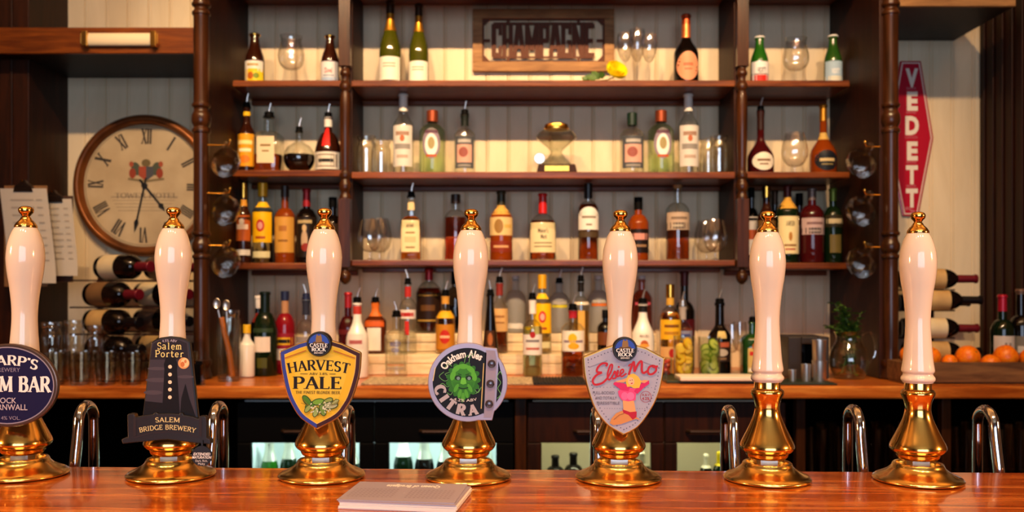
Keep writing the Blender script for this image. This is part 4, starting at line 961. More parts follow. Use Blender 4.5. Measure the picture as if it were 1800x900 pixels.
bottle('dark bottle with a white label edge set back right of the Irish whiskey', 1405, 340, 30, S3S, YB + .09, 'std', G_DRED, cap=('cap', BLACK, .05), labels=((.16, .55, .95, '#cfc4b8'),))
bottle('dark amber bottle with a pink grey band label and silver grey capsule', 1427, 331, 41, S3S, YB - .02, 'std', G_DRED, cap=('foil', pm('grey_foil', '#6a5a52', .4, .5), .05), labels=((.38, .60, .95, '#b59a94', (('b', -1, 1, .05, .4, '#3a302c'), ('b', -.7, .7, .6, .75, '#7a5a58'), ('b', -.6, .4, .16, .28, '#9a8a80'))),), zs=.66, zn=.78)
bottle('very dark green bottle with gold and black labels, right end of the third shelf', 1464, 331, 32, S3S, YB, 'wine', G_DGREEN, cap=('foil', pm('green_gold_foil', '#6a7a2a', .4, .5), .055), labels=((.48, .64, .95, '#2c2616', (('b', -.9, .9, .3, .7, '#c8b890'),)), (.14, .38, .6, '#6a5a2a')), zs=.64, zn=.76)

# --- worktop and risers
Y0, Y1_, Y2_ = 3.60, 3.765, 3.94
bottle('small white labelled bottle with a yellow cap at the left end of the worktop row', 434, 571, 27, CT, 3.58, 'std', G_WHITE, cap=('cap', pm('yellow_plastic', '#e0b21c', .4), .03, 1.2), labels=((.70, .98, 1, '#dcd6cc'),), zs=.62, zn=.72)
bottle('dark bottle with a white and red cap behind the green bottle', 454, 520, 27, CT, 3.76, 'wine', G_DARK, cap=('foil', pm('white_red_cap', '#d9cfc4', .4), .05), labels=((.66, .78, 1, '#8a2a1c'),))
bottle('dark green wine shaped bottle with a square white label', 466, 513, 43, CT, 3.64, 'wine', G_DGREEN, cap=('foil', pm('deep_green_foil', '#0d1a10', .35, .3), .09), labels=((.29, .47, .62, '#dccfbe'), (.10, .22, .4, '#4a4a18'), (.52, .57, .8, '#2a3a22')), zs=.54, zn=.76)
bottle('red aperitif bottle with a dark blue cap and yellow lettered label', 501, 512, 35, CT, 3.725, 'std', G_REDB, cap=('cap', pm('navy_cap', '#1c2240', .4), .035), labels=((.12, .50, .95, '#8a1c2a', (('b', -.9, .9, .62, .86, '#d9a81c'), ('b', -.7, .7, .68, .8, K_), ('b', -.7, .7, .14, .5, '#dcd2c4'))), (.74, .92, 1, '#b0805a')), zs=.60, zn=.74)
bottle('clear bottle with a grey label and metal spout touching the yellow shield', 538, 500, 36, CT, 3.68, 'std', CLEAR, (L_GREEN, .42), ('pour', pm('navy_cap', '#1c2240', .4), -1), labels=((.24, .50, .9, '#8a8078', (('b', -.8, .8, .3, .7, '#c8bcae'),)), (.78, .97, 1, '#2a2c3a')), zs=.56, zn=.72)
bottle('dark bottle with a red capsule just behind the white rum liqueur', 612, 514, 34, CT, 3.64, 'std', G_DRED, cap=('foil', pm('red_foil', '#a01f24', .35, .4), .06), labels=((.5, .56, .9, '#5a1a1a'),), zs=.58, zn=.72)
bottle('opaque white liqueur bottle with a red collar, right of the yellow shield', 628, 506, 39, CT, 3.56, 'taper', G_WHITE, cap=('pour', BLACK, 1), labels=((.38, .58, .7, '#d9cfc4', (('b', -.8, .8, .35, .6, '#a85a5a'),)), (.84, .95, 1, '#b0362a')), zs=.50, zn=.78)
bottle('orange brown triple sec bottle with a white label and orange ribbon', 660, 507, 38, T1, Y1_, 'square', pm('triple_sec_glass', '#4a1c06', .03), cap=('pour', BLACK, 1), labels=((.06, .50, .62, '#e6dccb'), (.52, .64, .88, '#c85a22'), (.72, .98, 1, '#c8641c')), zs=.62, zn=.74, n=3.2)
bottle('clear vodka bottle with blue lettering at the front of the worktop', 697, 530, 39, CT, Y0, 'apoth', CLEAR, None, ('pour', BLACK, -1), labels=((.36, .62, .95, thin('clear_label', '#eef0f0'), (('t', 'ABSOLUT', 0, .55, .26, .95, '#2f3f8f'), ('t', 'VODKA', 0, .2, .26, .7, '#2f3f8f'))), (.10, .26, .9, thin('clear_label', '#eef0f0'), (('b', -.8, .8, .2, .35, '#9a8a80'), ('b', -.8, .8, .55, .7, '#c08a60')))), zs=.66, zn=.78)
bottle('clear vodka bottle with a red and white label and red neck', 717, 474, 31, T1, Y1_, 'std', CLEAR, None, ('pour', BLACK, -1), labels=((.22, .62, .9, thin('clear_label', '#eef0f0'), (('b', -1, 1, .68, 1, '#d9cfc6'), ('b', -.8, .8, .76, .9, R_), ('b', -.25, .25, .1, .6, '#b8281e'))), (.80, .95, 1, '#a82a26')), zs=.66, zn=.78)
bottle('wide dark rum bottle with a red topped neck on the upper step', 754, 472, 46, T2, Y2_, 'dump', CLEAR, (L_DARK, .70), ('foil', pm('red_foil', '#a01f24', .35, .4), .05), labels=((.16, .62, .86, '#24140c', (('b', -.9, .9, .90, .95, '#b08a3a'), ('b', -.9, .9, .05, .1, '#b08a3a'), ('b', -.6, .6, .4, .6, '#5a3a1a'))),), zs=.62, zn=.80)
bottle('gold rum bottle with a red disc label and gold collar', 783, 494, 34, T1, Y1_ - .03, 'long', CLEAR, (L_GOLD, .6), ('pour', BLACK, 1), labels=((.08, .50, .95, '#b5761f', (('o', 0, .5, .55, .28, '#b0281c'), ('b', -.5, .5, .45, .55, '#dcb08a'))), (.60, .72, 1, '#d9a01c'), (.84, .97, 1, '#c8923a')), zs=.58, zn=.78)
bottle('black capped bottle on the upper step half behind the round badge pump handle', 800, 478, 33, T2, Y2_, 'std', CLEARD, (L_BLACK, .45), ('cap', BLACK, .05), zs=.62, zn=.76)
bottle('black conical coffee tequila bottle right of the round badge handle', 862, 493, 36, CT, 3.62, 'cone', G_DARK, cap=('pour', BLACK, -1), labels=((.30, .56, .7, '#3a2212', (('o', 0, .6, .5, .3, '#9a5a2a'), ('b', -.6, .6, .1, .25, '#7a4a22'))), (.12, .19, .8, '#9a1f1a')))
bottle('brandy bottle with a slanted tan label and dark red neck', 878, 471, 30, T1, Y1_ + .02, 'long', CLEAR, (L_DARK, .42), ('pour', BLACK, 1), labels=((.30, .62, .95, '#cfa468', (('b', -.6, .6, .6, .7, '#9a6a3a'), ('b', -.6, .6, .35, .42, '#9a6a3a'))), (.80, .97, 1, '#7a2a24')), zs=.62, zn=.76)
def frosted(px, top, band, lab, cp):
    return bottle(lab, px, top, 36, T2, Y2_, 'tall', FROST, None, cp, labels=((.50, .62, .8, thin('clear_label', '#eef0f0'), (('b', -.9, .9, .0, .45, band), ('b', -.8, .8, .55, .95, '#b0a898'))),) if band else ((.08, .18, .7, '#cfc8bc'),), zs=.64, zn=.80)
CORKC = pm('grey_stopper', '#b8aca4', .5)
frosted(906, 485, None, 'frosted plain vodka bottle with a pinkish stopper on the upper step', ('cork', CORKC))
frosted(983, 474, '#d0c01e', 'frosted vodka bottle with a yellow band on the upper step', ('pour', BLACK, 1))
frosted(1052, 485, '#cc6a26', 'frosted vodka bottle with an orange band beside the silver shield handle', ('cork', CORKC))
bottle('clear white rum bottle with a white collar and black spout on the worktop', 936, 499, 34, CT, Y0, 'std', CLEAR, (L_GREEN, .64), ('pour', BLACK, 1), labels=((.28, .54, .95, '#dcd6cc', (('o', 0, .98, .3, .16, '#a02424'), ('b', -.7, .7, .62, .74, '#7a7478'), ('b', -.7, .7, .25, .36, '#b05a4a'))), (.80, .97, 1, '#e3ddd3')), zs=.62, zn=.72)
yrum(953, 483, 32, T1, Y1_, 'pale rum bottle with a yellow label and red disc, on the lower step')
bottle('spiced spirit bottle with a white and yellow picture label and red collar', 1007, 518, 41, CT, Y0, 'std', CLEAR, (L_DARK, .44), ('pour', BLACK, 1), labels=((.38, .68, .92, '#e6decb', (('o', -.1, .62, .4, .26, '#e0b01c'), ('b', -.85, .85, .42, .54, '#8a7a86'), ('o', 0, .25, .5, .16, '#d9a01c'))), (.86, .97, 1, '#a0202c')), zs=.70, zn=.80)
bottle('slim gold tequila bottle with a tall black spout on the lower step', 1021, 469, 30, T1, Y1_ + .02, 'std', CLEAR, (L_GOLD, .58), ('pour', BLACK, 1), labels=((.12, .58, .4, '#d0a04a'), (.66, .70, .95, '#cfc4ac'), (.84, .97, 1, '#1a1512')), zs=.66, zn=.78)
bottle('short dark bottle on the lower step partly behind the silver shield', 1064, 545, 28, T1, Y1_, 'std', G_DARK, cap=('cap', BLACK, .03), labels=((.2, .5, .95, '#6a3a1c'),))
bottle('clear pink vodka bottle with a pale stopper right of the silver shield handle', 1128, 485, 36, T2, Y2_, 'tall', thin('pink_glass', '#e0a898'), None, ('cork', CORKC), labels=((.52, .64, .8, thin('clear_label', '#eef0f0'), (('b', -.9, .9, .0, .45, '#b84a5a'),)),), zs=.64, zn=.80)
bottle('white coconut rum bottle with black neck and brown palm label', 1130, 509, 40, T1, Y1_ - .03, 'taper', G_WHITE, cap=('pour', BLACK, 1), labels=((.06, .42, .85, '#e6dccb', (('t', 'MALIBU', 0, .74, .16, .95, '#7a6a5a'), ('o', 0, .38, .4, .22, '#b0582a'), ('o', 0, .30, .5, .1, '#d99a3a'))), (.82, .98, 1, '#1a1614')), zs=.30, zn=.78)
bottle('gold tequila bottle with a yellow label and gold cap', 1178, 500, 37, CT, 3.66, 'std', CLEAR, (L_GOLD, .70), ('cap', GOLD, .05), labels=((.40, .62, .95, '#e3ae22', (('b', -.7, .7, .6, .75, '#7a4a1a'), ('b', -.7, .7, .25, .4, '#b0781f'))), (.18, .32, .95, '#cfa468', (('o', 0, .5, .3, .35, R_),)), (.78, .9, 1, '#c89a3a')), zs=.64, zn=.76)
bottle('tall black bottle with a dark red cap standing behind the yellow labelled tequila', 1203, 477, 36, CT, 3.86, 'wine', G_DARK, cap=('foil', pm('dark_red_foil', '#4a1512', .4, .4), .06), labels=((.30, .52, .95, '#4a1016', (('b', -.6, .6, .4, .6, '#8a3a2a'),)),), zs=.60, zn=.70)
bottle('clear bottle with a blue label and metal spout behind the jar of lemons', 1200, 512, 33, CT, 3.775, 'std', CLEAR, None, ('pour', STEEL, 1), labels=((.46, .62, .95, '#8e8a9a', (('b', -.7, .7, .5, .7, '#3f4a8a'), ('b', -.8, .8, .1, .3, '#c8a03a'))), (.78, .97, 1, '#b0a296')), zs=.62, zn=.74)
bottle('black coffee liqueur bottle with a gold medallion, right of the jar of limes', 1265, 509, 39, CT, 3.64, 'long', G_DARK, cap=('pour', BLACK, 1), labels=((.20, .48, .75, '#2a1a14', (('b', -.9, .9, .72, .95, '#b0583a'), ('o', 0, .45, .7, .18, '#b8a894'), ('b', -.5, .5, .1, .2, '#8a6a4a'))), (.52, .62, .4, '#c8b06a')), zs=.54, zn=.72)
bottle('green herbal liqueur bottle with a cream label and red band behind the unbadged pump handle', 1324, 541, 42, CT, 3.62, 'square', pm('herbal_green_glass', '#153a12', .06, coat=.5), cap=('pour', BLACK, -1), labels=((.08, .70, .68, '#c8a85a', (('b', -.92, .92, .03, .97, '#e3dcc6'), ('o', 0, .76, .5, .14, '#a8561f'), ('b', -.8, .8, .50, .62, '#c02a1c'))),), zs=.66, zn=.78, n=4)

# ------------------------------------------------------------------ glassware
def vessel(outer, wall, z_in, seg=32, rad=None):
    m = MB(); inn = [(max(interp([(z, r) for r, z in outer], z_in) - wall, .0004), z_in)] + [(max(r - wall, .0004), z) for r, z in outer if z > z_in + .0005]
    m.lathe([(0, outer[0][1])] + outer + list(reversed(inn)) + [(0, z_in)], seg, rad=rad); return m
def stem_glass(label, px, top, wpx, zb, Y, shape, group, cat='glass', name='stemmed_glass'):
    R = wpx / 2 * Y / F; H = Z(top, Y) - zb; t = thing(name, label, cat, (X(px, Y), Y, zb + .0008), group=group)
    zst = H * shape[0]
    bowl = [(.003, zst)] + [(R * a, zst + (H - zst) * b) for a, b in shape[1]]
    bowl = smooth_prof(bowl, 3)
    vessel(bowl, .0014, zst + .004).build('bowl', GLASS, t)
    m = MB(); f = R * shape[2]
    m.lathe([(0, 0), (f, 0), (f, .0018), (f * .4, .005), (.004, .010), (.0032, zst * .6), (.0034, zst), (0, zst)], 28); m.build('stem_and_foot', GLASS, t)
    return t
TULIP = (.33, [(.5, .03), (.86, .16), (1, .36), (.95, .56), (.80, .78), (.78, .88), (.86, 1)], .62)
BALLOON = (.20, [(.5, .04), (.86, .2), (1, .42), (.94, .64), (.80, .86), (.70, 1)], .6)
FLUTE = (.46, [(.4, .05), (.75, .25), (.96, .5), (1, .7), (.92, 1)], .75)
stem_glass('tulip beer goblet with a printed bowl between the two brown beer bottles', 512, 64, 46, S1, YB, TULIP, 'beer goblets')
stem_glass('tulip beer goblet between the two green beer bottles', 1399, 68, 45, S1, YB, TULIP, 'beer goblets')
for px, tp, Y, l in ((1099, 60, 3.86, 'champagne flute nearest the yellow rose'), (1120, 53, 3.93, 'middle champagne flute, set back between its two neighbours'), (1141, 62, 3.86, 'champagne flute nearest the pink labelled bottle')):
    stem_glass(l, px, tp, 29, S1, Y, FLUTE, 'champagne flutes', name='champagne_flute')
stem_glass('empty brandy balloon glass between the two cognac bottles', 1397, 234, 46, S2, YB, BALLOON, 'balloon glasses', name='balloon_glass')
for px, tp, Y, z, l in ((650, 386, 3.83, S3, 'brandy glass nearest the left turned post on the third shelf'), (667, 384, 3.965, S3, 'brandy glass behind its twin at the left end of the third shelf'),
                        (1242, 388, 3.965, S3, 'brandy glass set back at the right end of the third shelf'), (1257, 386, 3.83, S3, 'brandy glass nearest the right turned post on the third shelf')):
    stem_glass(l, px, tp, 43, z, Y, BALLOON, 'balloon glasses', name='balloon_glass')
for px, tp, Y, l in ((1286, 570, 3.72, 'tall stemmed glass left of the green herbal liqueur'), (1300, 566, 3.80, 'tall stemmed glass tucked behind the green herbal liqueur')):
    stem_glass(l, px, tp, 28, CT, Y, (.42, [(.5, .04), (.9, .25), (1, .5), (.92, .8), (.85, 1)], .9), 'stemmed glasses on the worktop', name='wine_glass')
def jar(label, px, top, wpx, zb, Y, group, handle=False, name='glass_jar', waist=1.0, mat=None, lid=False):
    R = wpx / 2 * Y / F; H = Z(top, Y) - zb; t = thing(name, label, 'glass', (X(px, Y), Y, zb + .0008), group=group)
    o = smooth_prof([(R * .9, 0), (R, .006), (R, H * .3), (R * waist, H * .6), (R, H * .74), (R * .86, H * .84), (R * .86, H * .90), (R * .94, H * .93), (R * .94, H)], 2)
    vessel(o, .003, .008, rad=lambda a, z: 1 + .012 * math.cos(10 * a)).build('glass_body', mat or JARG, t)
    if handle:
        t.rotation_euler.z = 1.95
        m = MB(); m.tube([(R * .94, 0, H * .82), (R * 1.4, 0, H * .8), (R * 1.55, 0, H * .55), (R * 1.35, 0, H * .28), (R * .97, 0, H * .22)], .005, 8); m.build('handle', GLASS, t)
    return t
for px, tp, w_, Y, l in ((644, 240, 34, 3.84, 'glass jar nearest the left turned post on the second shelf'), (670, 248, 34, 3.94, 'glass jar next to the left tall vodka bottle'), (1245, 246, 30, 3.94, 'glass jar next to the right tall vodka bottle'), (1264, 240, 32, 3.84, 'glass jar nearest the right turned post on the second shelf')):
    jar(l, px, tp, w_, S2, Y, 'glass jars on the second shelf')
# lemon and lime jars
LEMON = pm('lemon_peel', '#e8a80e', .4); LEMONI = pm('lemon_flesh', '#f3c838', .35); LIME = pm('lime_peel', '#6f8a1c', .4); LIMEI = pm('lime_flesh', '#b8c45a', .35)
def slice_jar(label, px, top, wpx, peel, flesh, part):
    Y = 3.5; R = wpx / 2 * Y / F; H = Z(top, Y) - CT - .012; t = thing('fruit_jar', label, 'jar', (X(px, Y), Y, CT + .012), group='jars of cut fruit')
    vessel([(R * .92, 0), (R * .94, .004), (R, H)], .002, .006).build('glass_body', CLEAR, t)
    rs = random.Random(px)
    for k in range(11):
        r = R * .52; z = .022 + (H - .05) * (k // 2) / 5.2; a = (k % 2) * PI + rs.uniform(-.5, .5) + (PI if k % 3 == 0 else 0) * 0
        c = Vector((math.cos(a) * R * .34, -abs(math.sin(a)) * R * .30 - R * .05, z + .004))
        M = Matrix.Translation(c) @ Euler((PI / 2 + rs.uniform(-.5, .5), rs.uniform(-.6, .6), rs.uniform(-.7, .7))).to_matrix().to_4x4()
        m = MB(); m.lathe([(0, -.003), (r * .82, -.003), (r, -.0026), (r, .0026), (r * .82, .003), (0, .003)], 18, xf=M)
        for f in range(len(m.f)):
            m.m[f] = 1 if f < 18 or f >= 72 else 0
        m.build('fruit_slice', [peel, flesh], t)
    return t
slice_jar('glass of yellow lemon slices beside the lime jar', 1202, 590, 37, LEMON, LEMONI, 'lemon')
slice_jar('glass of green lime slices in front of the black liqueur bottle', 1247, 592, 39, LIME, LIMEI, 'lime')
# low glass of red fruit, left of the lemons
Y = 3.56; R = 12 * Y / F; t = thing('fruit_jar', 'low glass of red fruit left of the lemon slices', 'jar', (X(1170, Y), Y, CT + .0008), group='jars of cut fruit')
vessel([(R * .92, 0), (R * .95, .004), (R, .078)], .002, .006).build('glass_body', CLEAR, t)
for k in range(9):
    a = k * 2.4; m = MB(); m.lathe([(0, -.010), (.008, -.006), (.0105, .001), (.007, .007), (0, .009)], 14, c=(math.cos(a) * .010, math.sin(a) * .010, .018 + k * .0056)); m.build('red_berry', pm('red_fruit', '#c8301c', .3), t)
# ------------------------------------------------------------------ wall clock
ROMAN = ['XII', 'I', 'II', 'III', 'IIII', 'V', 'VI', 'VII', 'VIII', 'IX', 'X', 'XI']
Y = 4.0; sc = Y / F; t = thing('wall_clock', 'large round cream wall clock with Roman numerals and a bronze rim in the left recess', 'clock', P(257, 327, 4.04))
RX = Matrix.Rotation(PI / 2, 4, 'X')
m = MB(); m.lathe([(111 * sc, -.005), (125 * sc, -.005), (125.5 * sc, .02)] + [(a * sc, b) for a, b in smooth_prof([(124, .032), (120, .043), (115, .045), (112, .038)], 3)] + [(110 * sc, .030), (108 * sc, .018), (108 * sc, .012)], 72, xf=RX)
m.build('rim', mottled('bronze_rim', '#8a4f22', '#5a3216', .35, 6, metal=.5), t)
m = MB(); m.lathe([(0, -.004), (112 * sc, -.004), (112 * sc, .013), (0, .013)], 72, xf=RX)
m.build('dial', mottled('aged_dial', '#a8916c', '#bfa983', .6, 5), t)
d = Decal(sc); tilt = 2
for i, wd in enumerate(ROMAN):
    a = math.radians(i * 30 + tilt); ps, wl = serif_text(wd, T=.26, t=.1, sl=.14, sh=.06, gap=.0)
    hgt = 27 if len(wd) < 4 else 26; sx = {1: 11, 2: 10, 3: 10, 4: 8.6}[len(wd)] * (1.3 if wd in ('X', 'V') else 1)
    d.polys(ps, '#3a332c', lambda x, y, a=a, hgt=hgt, sx=sx: ((74 + y * hgt) * math.sin(a) + x * sx * 1.25 * math.cos(a), (74 + y * hgt) * math.cos(a) - x * sx * 1.25 * math.sin(a)))
d.ring(0, 0, 106, 106, 1.2, '#7a6a52', n=60)
for k in range(5): d.line([(-60 + k * 3, -20 - k * 6), (58 - k * 5, -20 - k * 6)], .9 if k else 1.6, '#8a7a62')
d.text('TOWER HOTEL', 2, -22, 9, '#7a6c58', width=110, font='serif')
d.up()                                    # coat of arms: shield between two supporters
for (x, y, rx, ry, r, c) in ((-16, 30, 8, 12, .3, '#4a5040'), (20, 30, 8, 12, -.3, '#4a5040'), (-22, 22, 6, 9, 0, '#8a3a26'), (26, 22, 6, 9, 0, '#8a3a26'), (-24, 38, 4, 5, 0, '#9a4a30'), (28, 38, 4, 5, 0, '#9a4a30'), (2, 40, 8, 7, 0, '#6a5a3a')): d.oval(x, y, rx, ry, c, r)
d.up(); d.poly([(-11, 34), (15, 34), (15, 18), (2, 8), (-11, 18)], '#9a4630'); d.poly([(2, 34), (15, 34), (15, 18), (2, 8)], '#4a4a4e'); d.line([(-30, 12), (2, 8), (34, 12)], 4, '#7a6a4a')
d.build('dial_print', t, (0, -.0135, 0))
for nm, tip, wd in (('minute_hand', (-18, -82), 4.2), ('hour_hand', (36, -44), 5.2)):
    d = MB(); L = math.hypot(*tip); a = math.atan2(tip[0], tip[1])
    sh = [(-wd * .35, -14), (wd * .35, -14), (wd * .3, L * .72), (wd, L * .80), (wd * .5, L * .88), (0, L), (-wd * .5, L * .88), (-wd, L * .80), (-wd * .3, L * .72)]
    d.prism([((x * math.cos(a) + y * math.sin(a)) * sc, (-x * math.sin(a) + y * math.cos(a)) * sc) for x, y in sh], -.001, .001)
    d.build(nm, BLACKM, t, (0, -.018 if nm == 'hour_hand' else -.021, 0))
m = MB(); m.lathe([(0, .012), (5 * sc, .012), (5 * sc, .023), (0, .024)], 20, xf=RX); m.build('hub', BLACKM, t)

# ------------------------------------------------------------------ cut metal sign in a wooden frame
Y = 4.02; sc = Y / F; px, py = 955, 73; t = thing('metal_sign', 'cut out brown metal CHAMPAGNE sign in a wooden frame on the boarded wall', 'sign', P(px, py, YW - .002))
hw, hh = 124.5 * sc, 55 * sc; fw = 17 * sc
for nm, b in (('frame_rail', (-hw, hw, hh - fw, hh)), ('frame_rail', (-hw, hw, -hh, -hh + fw)), ('frame_stile', (-hw, -hw + fw, -hh + fw, hh - fw)), ('frame_stile', (hw - fw, hw, -hh + fw, hh - fw))):
    m = MB(); m.box(b[0], b[1], -.028, 0, b[2], b[3]); m.build(nm, FRAMEW, t, bevel=.002)
d = MB()
def sp(pts, th=.003):
    k_ = len(d.f) * 2e-7; d.prism([(x * sc, y * sc) for x, y in pts], -.020 - k_, -.020 + th + k_)
def sl(pts, w_):
    for q in ribbon(pts, w_): sp(q)
for q in ((38, 0), (-38, 0)):
    sl([(-108, q[0]), (108, q[0])], 4)
for s in (-1, 1):
    sl([(s * 106.5, 38), (s * 106.5, -38)], 4)
    for q in (-1, 1): sp([(s * 108, q * 39), (s * 93, q * 38), (s * 106, q * 25)])
    sl([(s * 94, 0), (s * 106, 0)], 4)
sl([(-88, 30), (88, 30)], 3.5); sl([(-88, -30), (88, -30)], 3.5)
for x in (-62, 62):
    for q in (-1, 1): sl([(x, q * 29), (x, q * 37)], 5)
LET = {'C': [([(.2, -1), (.2, 1)], 8), ([(.1, .88), (.95, .88)], 7.5), ([(.1, -.88), (.95, -.88)], 7.5), ([(.82, 1), (.82, .35)], 5.5), ([(.82, -1), (.82, -.35)], 5.5)],
       'H': [([(.2, -1), (.2, 1)], 7.5), ([(.8, -1), (.8, 1)], 7.5), ([(.2, 0), (.8, 0)], 7)],
       'A': [([(.12, -1), (.42, 1)], 7.5), ([(.88, -1), (.58, 1)], 7.5), ([(.2, -.42), (.8, -.42)], 6)],
       'M': [([(.14, -1), (.16, 1)], 7), ([(.86, -1), (.84, 1)], 7), ([(.16, 1), (.5, -.6)], 7), ([(.84, 1), (.5, -.6)], 7)],
       'P': [([(.2, -1), (.2, 1)], 7.5), ([(.1, .88), (.9, .88)], 7), ([(.82, 1), (.82, 0)], 6.5), ([(.2, 0), (.92, 0)], 7)],
       'G': [([(.2, -1), (.2, 1)], 7.5), ([(.1, .88), (.95, .88)], 7), ([(.1, -.88), (.95, -.88)], 7), ([(.82, -1), (.82, -.05)], 6), ([(.52, -.08), (.95, -.08)], 6), ([(.82, 1), (.82, .4)], 5.5)],
       'N': [([(.16, -1), (.16, 1)], 7), ([(.84, -1), (.84, 1)], 7), ([(.16, 1), (.84, -1)], 7.5)],
       'E': [([(.2, -1), (.2, 1)], 7.5), ([(.1, .88), (.95, .88)], 7), ([(.1, -.88), (.95, -.88)], 7), ([(.2, 0), (.8, 0)], 6.5)]}
x = -91.0; cells = [18, 19, 20, 25, 18, 20, 19, 21, 19]; gp = (182 - sum(cells)) / 8
for ch, cw in zip('CHAMPAGNE', cells):
    for pts, w_ in LET[ch]: sl([(x + a * cw, b_ * 29) for a, b_ in pts], w_ * .98)
    x += cw + gp
d.build('cut_metal_lettering', IRON, t)

# ------------------------------------------------------------------ red enamel sign
Y = 4.02; sc = Y / F; px, py = 1599, 244; t = thing('enamel_sign', 'tall red hexagonal VEDETT enamel sign beside the right turned column', 'sign', P(px, py, YW - .004))
hexo = [(-18, 137), (18.5, 137), (40.5, 1), (14, -137), (-14, -137), (-40.5, 1)]
RED = pm('red_enamel', '#a80c28', .15, coat=.6)
m = MB(); m.prism([(a * sc, b * sc) for a, b in hexo], -.010, 0); m.build('plate', RED, t, bevel=.003)
d = Decal(sc); d.poly(inset(hexo, 3), '#d9c4b8'); d.up(); d.poly(inset(hexo, 5), '#a80c28')
d.up()
for i, (ch, cy) in enumerate((('V', 107), ('E', 66), ('D', 23), ('E', -22), ('T', -64), ('T', -105))):
    d.text(ch, 2, cy - 15, 31, '#ddd2c2', width=(22, 19, 24, 19, 21, 21)[i], bold=.05)
for i, (wd, cy) in enumerate((('BEER', 88), ('BIERE', 46), ('CERVEZA', 2), ('BIERE', -42), ('BEER', -84))):
    d.text(wd, 1, cy - 2, 4.4, '#b5707a', width=17 + 5 * (i == 2))
d.text('ETs', -5, -126, 5, '#c89aa0', width=8); d.text('No', 3, -130, 5, '#c89aa0', width=7)
d.build('lettering', t, (0, -.0108, 0))

# ------------------------------------------------------------------ clipboards with menus on the left pier
for i, (px, py, w_, h_, lab, brd) in enumerate(((44, 415, 76, 178, 'brown clipboard with curling white menus, left of the pair on the dark pier', '#7a5230'), (96, 420, 62, 152, 'clipboard with a white menu sheet hanging beside the clock', '#3a2418'))):
    Y = 3.62 + .08 * i; sc = Y / F; t = thing('clipboard', lab, 'clipboard', P(px, py - h_ / 2, Y), group='clipboards on the pier')
    m = MB(); m.box(-w_ / 2 * sc, w_ / 2 * sc, .004, .010, -h_ * sc, 0); m.build('board', grain('clipboard_%d' % i, brd, '#8a6238' if i == 0 else '#4a3020', .6, (8, 8, 1)), t, bevel=.002)
    for k in range(3 if i == 0 else 2):
        m = MB(); rs = random.Random(i * 9 + k); nu, nv = 6, 12; pw = (w_ - 2 + k * 4) / 2
        vs = []
        for b in range(nv + 1):
            for a in range(nu + 1):
                u = (-1 + 2 * a / nu); v = b / nv
                sh_ = (10 + 6 * k) * (1 if i == 0 else .9) * v * .9
                curl = .006 + .03 * max(0, v - .72) ** 1.5 * (1 + .6 * u) * (1 + k * .5)
                vs.append(((u * pw + sh_) * sc, -.002 - k * .003 - curl, (-6 - v * (h_ - 22 + k * 5)) * sc))
        m.add(vs, [(b * (nu + 1) + a, b * (nu + 1) + a + 1, (b + 1) * (nu + 1) + a + 1, (b + 1) * (nu + 1) + a) for b in range(nv) for a in range(nu)], 0, True)
        if k == (2 if i == 0 else 1):
            for q in range(9):
                v0 = .12 + q * .085; y = -.002 - k * .003 - .0075
                for (a0, a1) in ((-.6, .1 + .3 * rs.random()), (.5, .75)):
                    x0 = (a0 * pw + (10 + 6 * k) * v0 * .9) * sc; x1 = (a1 * pw + (10 + 6 * k) * v0 * .9) * sc; z = (-6 - v0 * (h_ - 22)) * sc
                    m.add([(x0, y - .03 * max(0, v0 - .72) ** 1.5 * 2, z), (x1, y - .03 * max(0, v0 - .72) ** 1.5 * 2, z), (x1, y, z - .006), (x0, y, z - .006)], [(0, 1, 2, 3)], 1)
        m.build('menu_sheet', [PAPER, flat('#a09484')], t)
    m = MB(); m.prism([(-17 * sc, -12 * sc), (17 * sc, -12 * sc), (15 * sc, -2 * sc), (6 * sc, 4 * sc), (3 * sc, 9 * sc), (-3 * sc, 9 * sc), (-6 * sc, 4 * sc), (-15 * sc, -2 * sc)], -.018, .004)
    m.tube([(-14 * sc, -.014, -2 * sc), (14 * sc, -.014, -2 * sc)], .005, 10); m.build('clip', pm('aged_clip', '#2e2018', .35, .7), t, bevel=.001)
    m = MB(); m.tube([(0, .01, 6 * sc), (0, -.022, 6 * sc), (0, -.024, 9 * sc)], .003, 8); m.build('hook', GOLD, t)

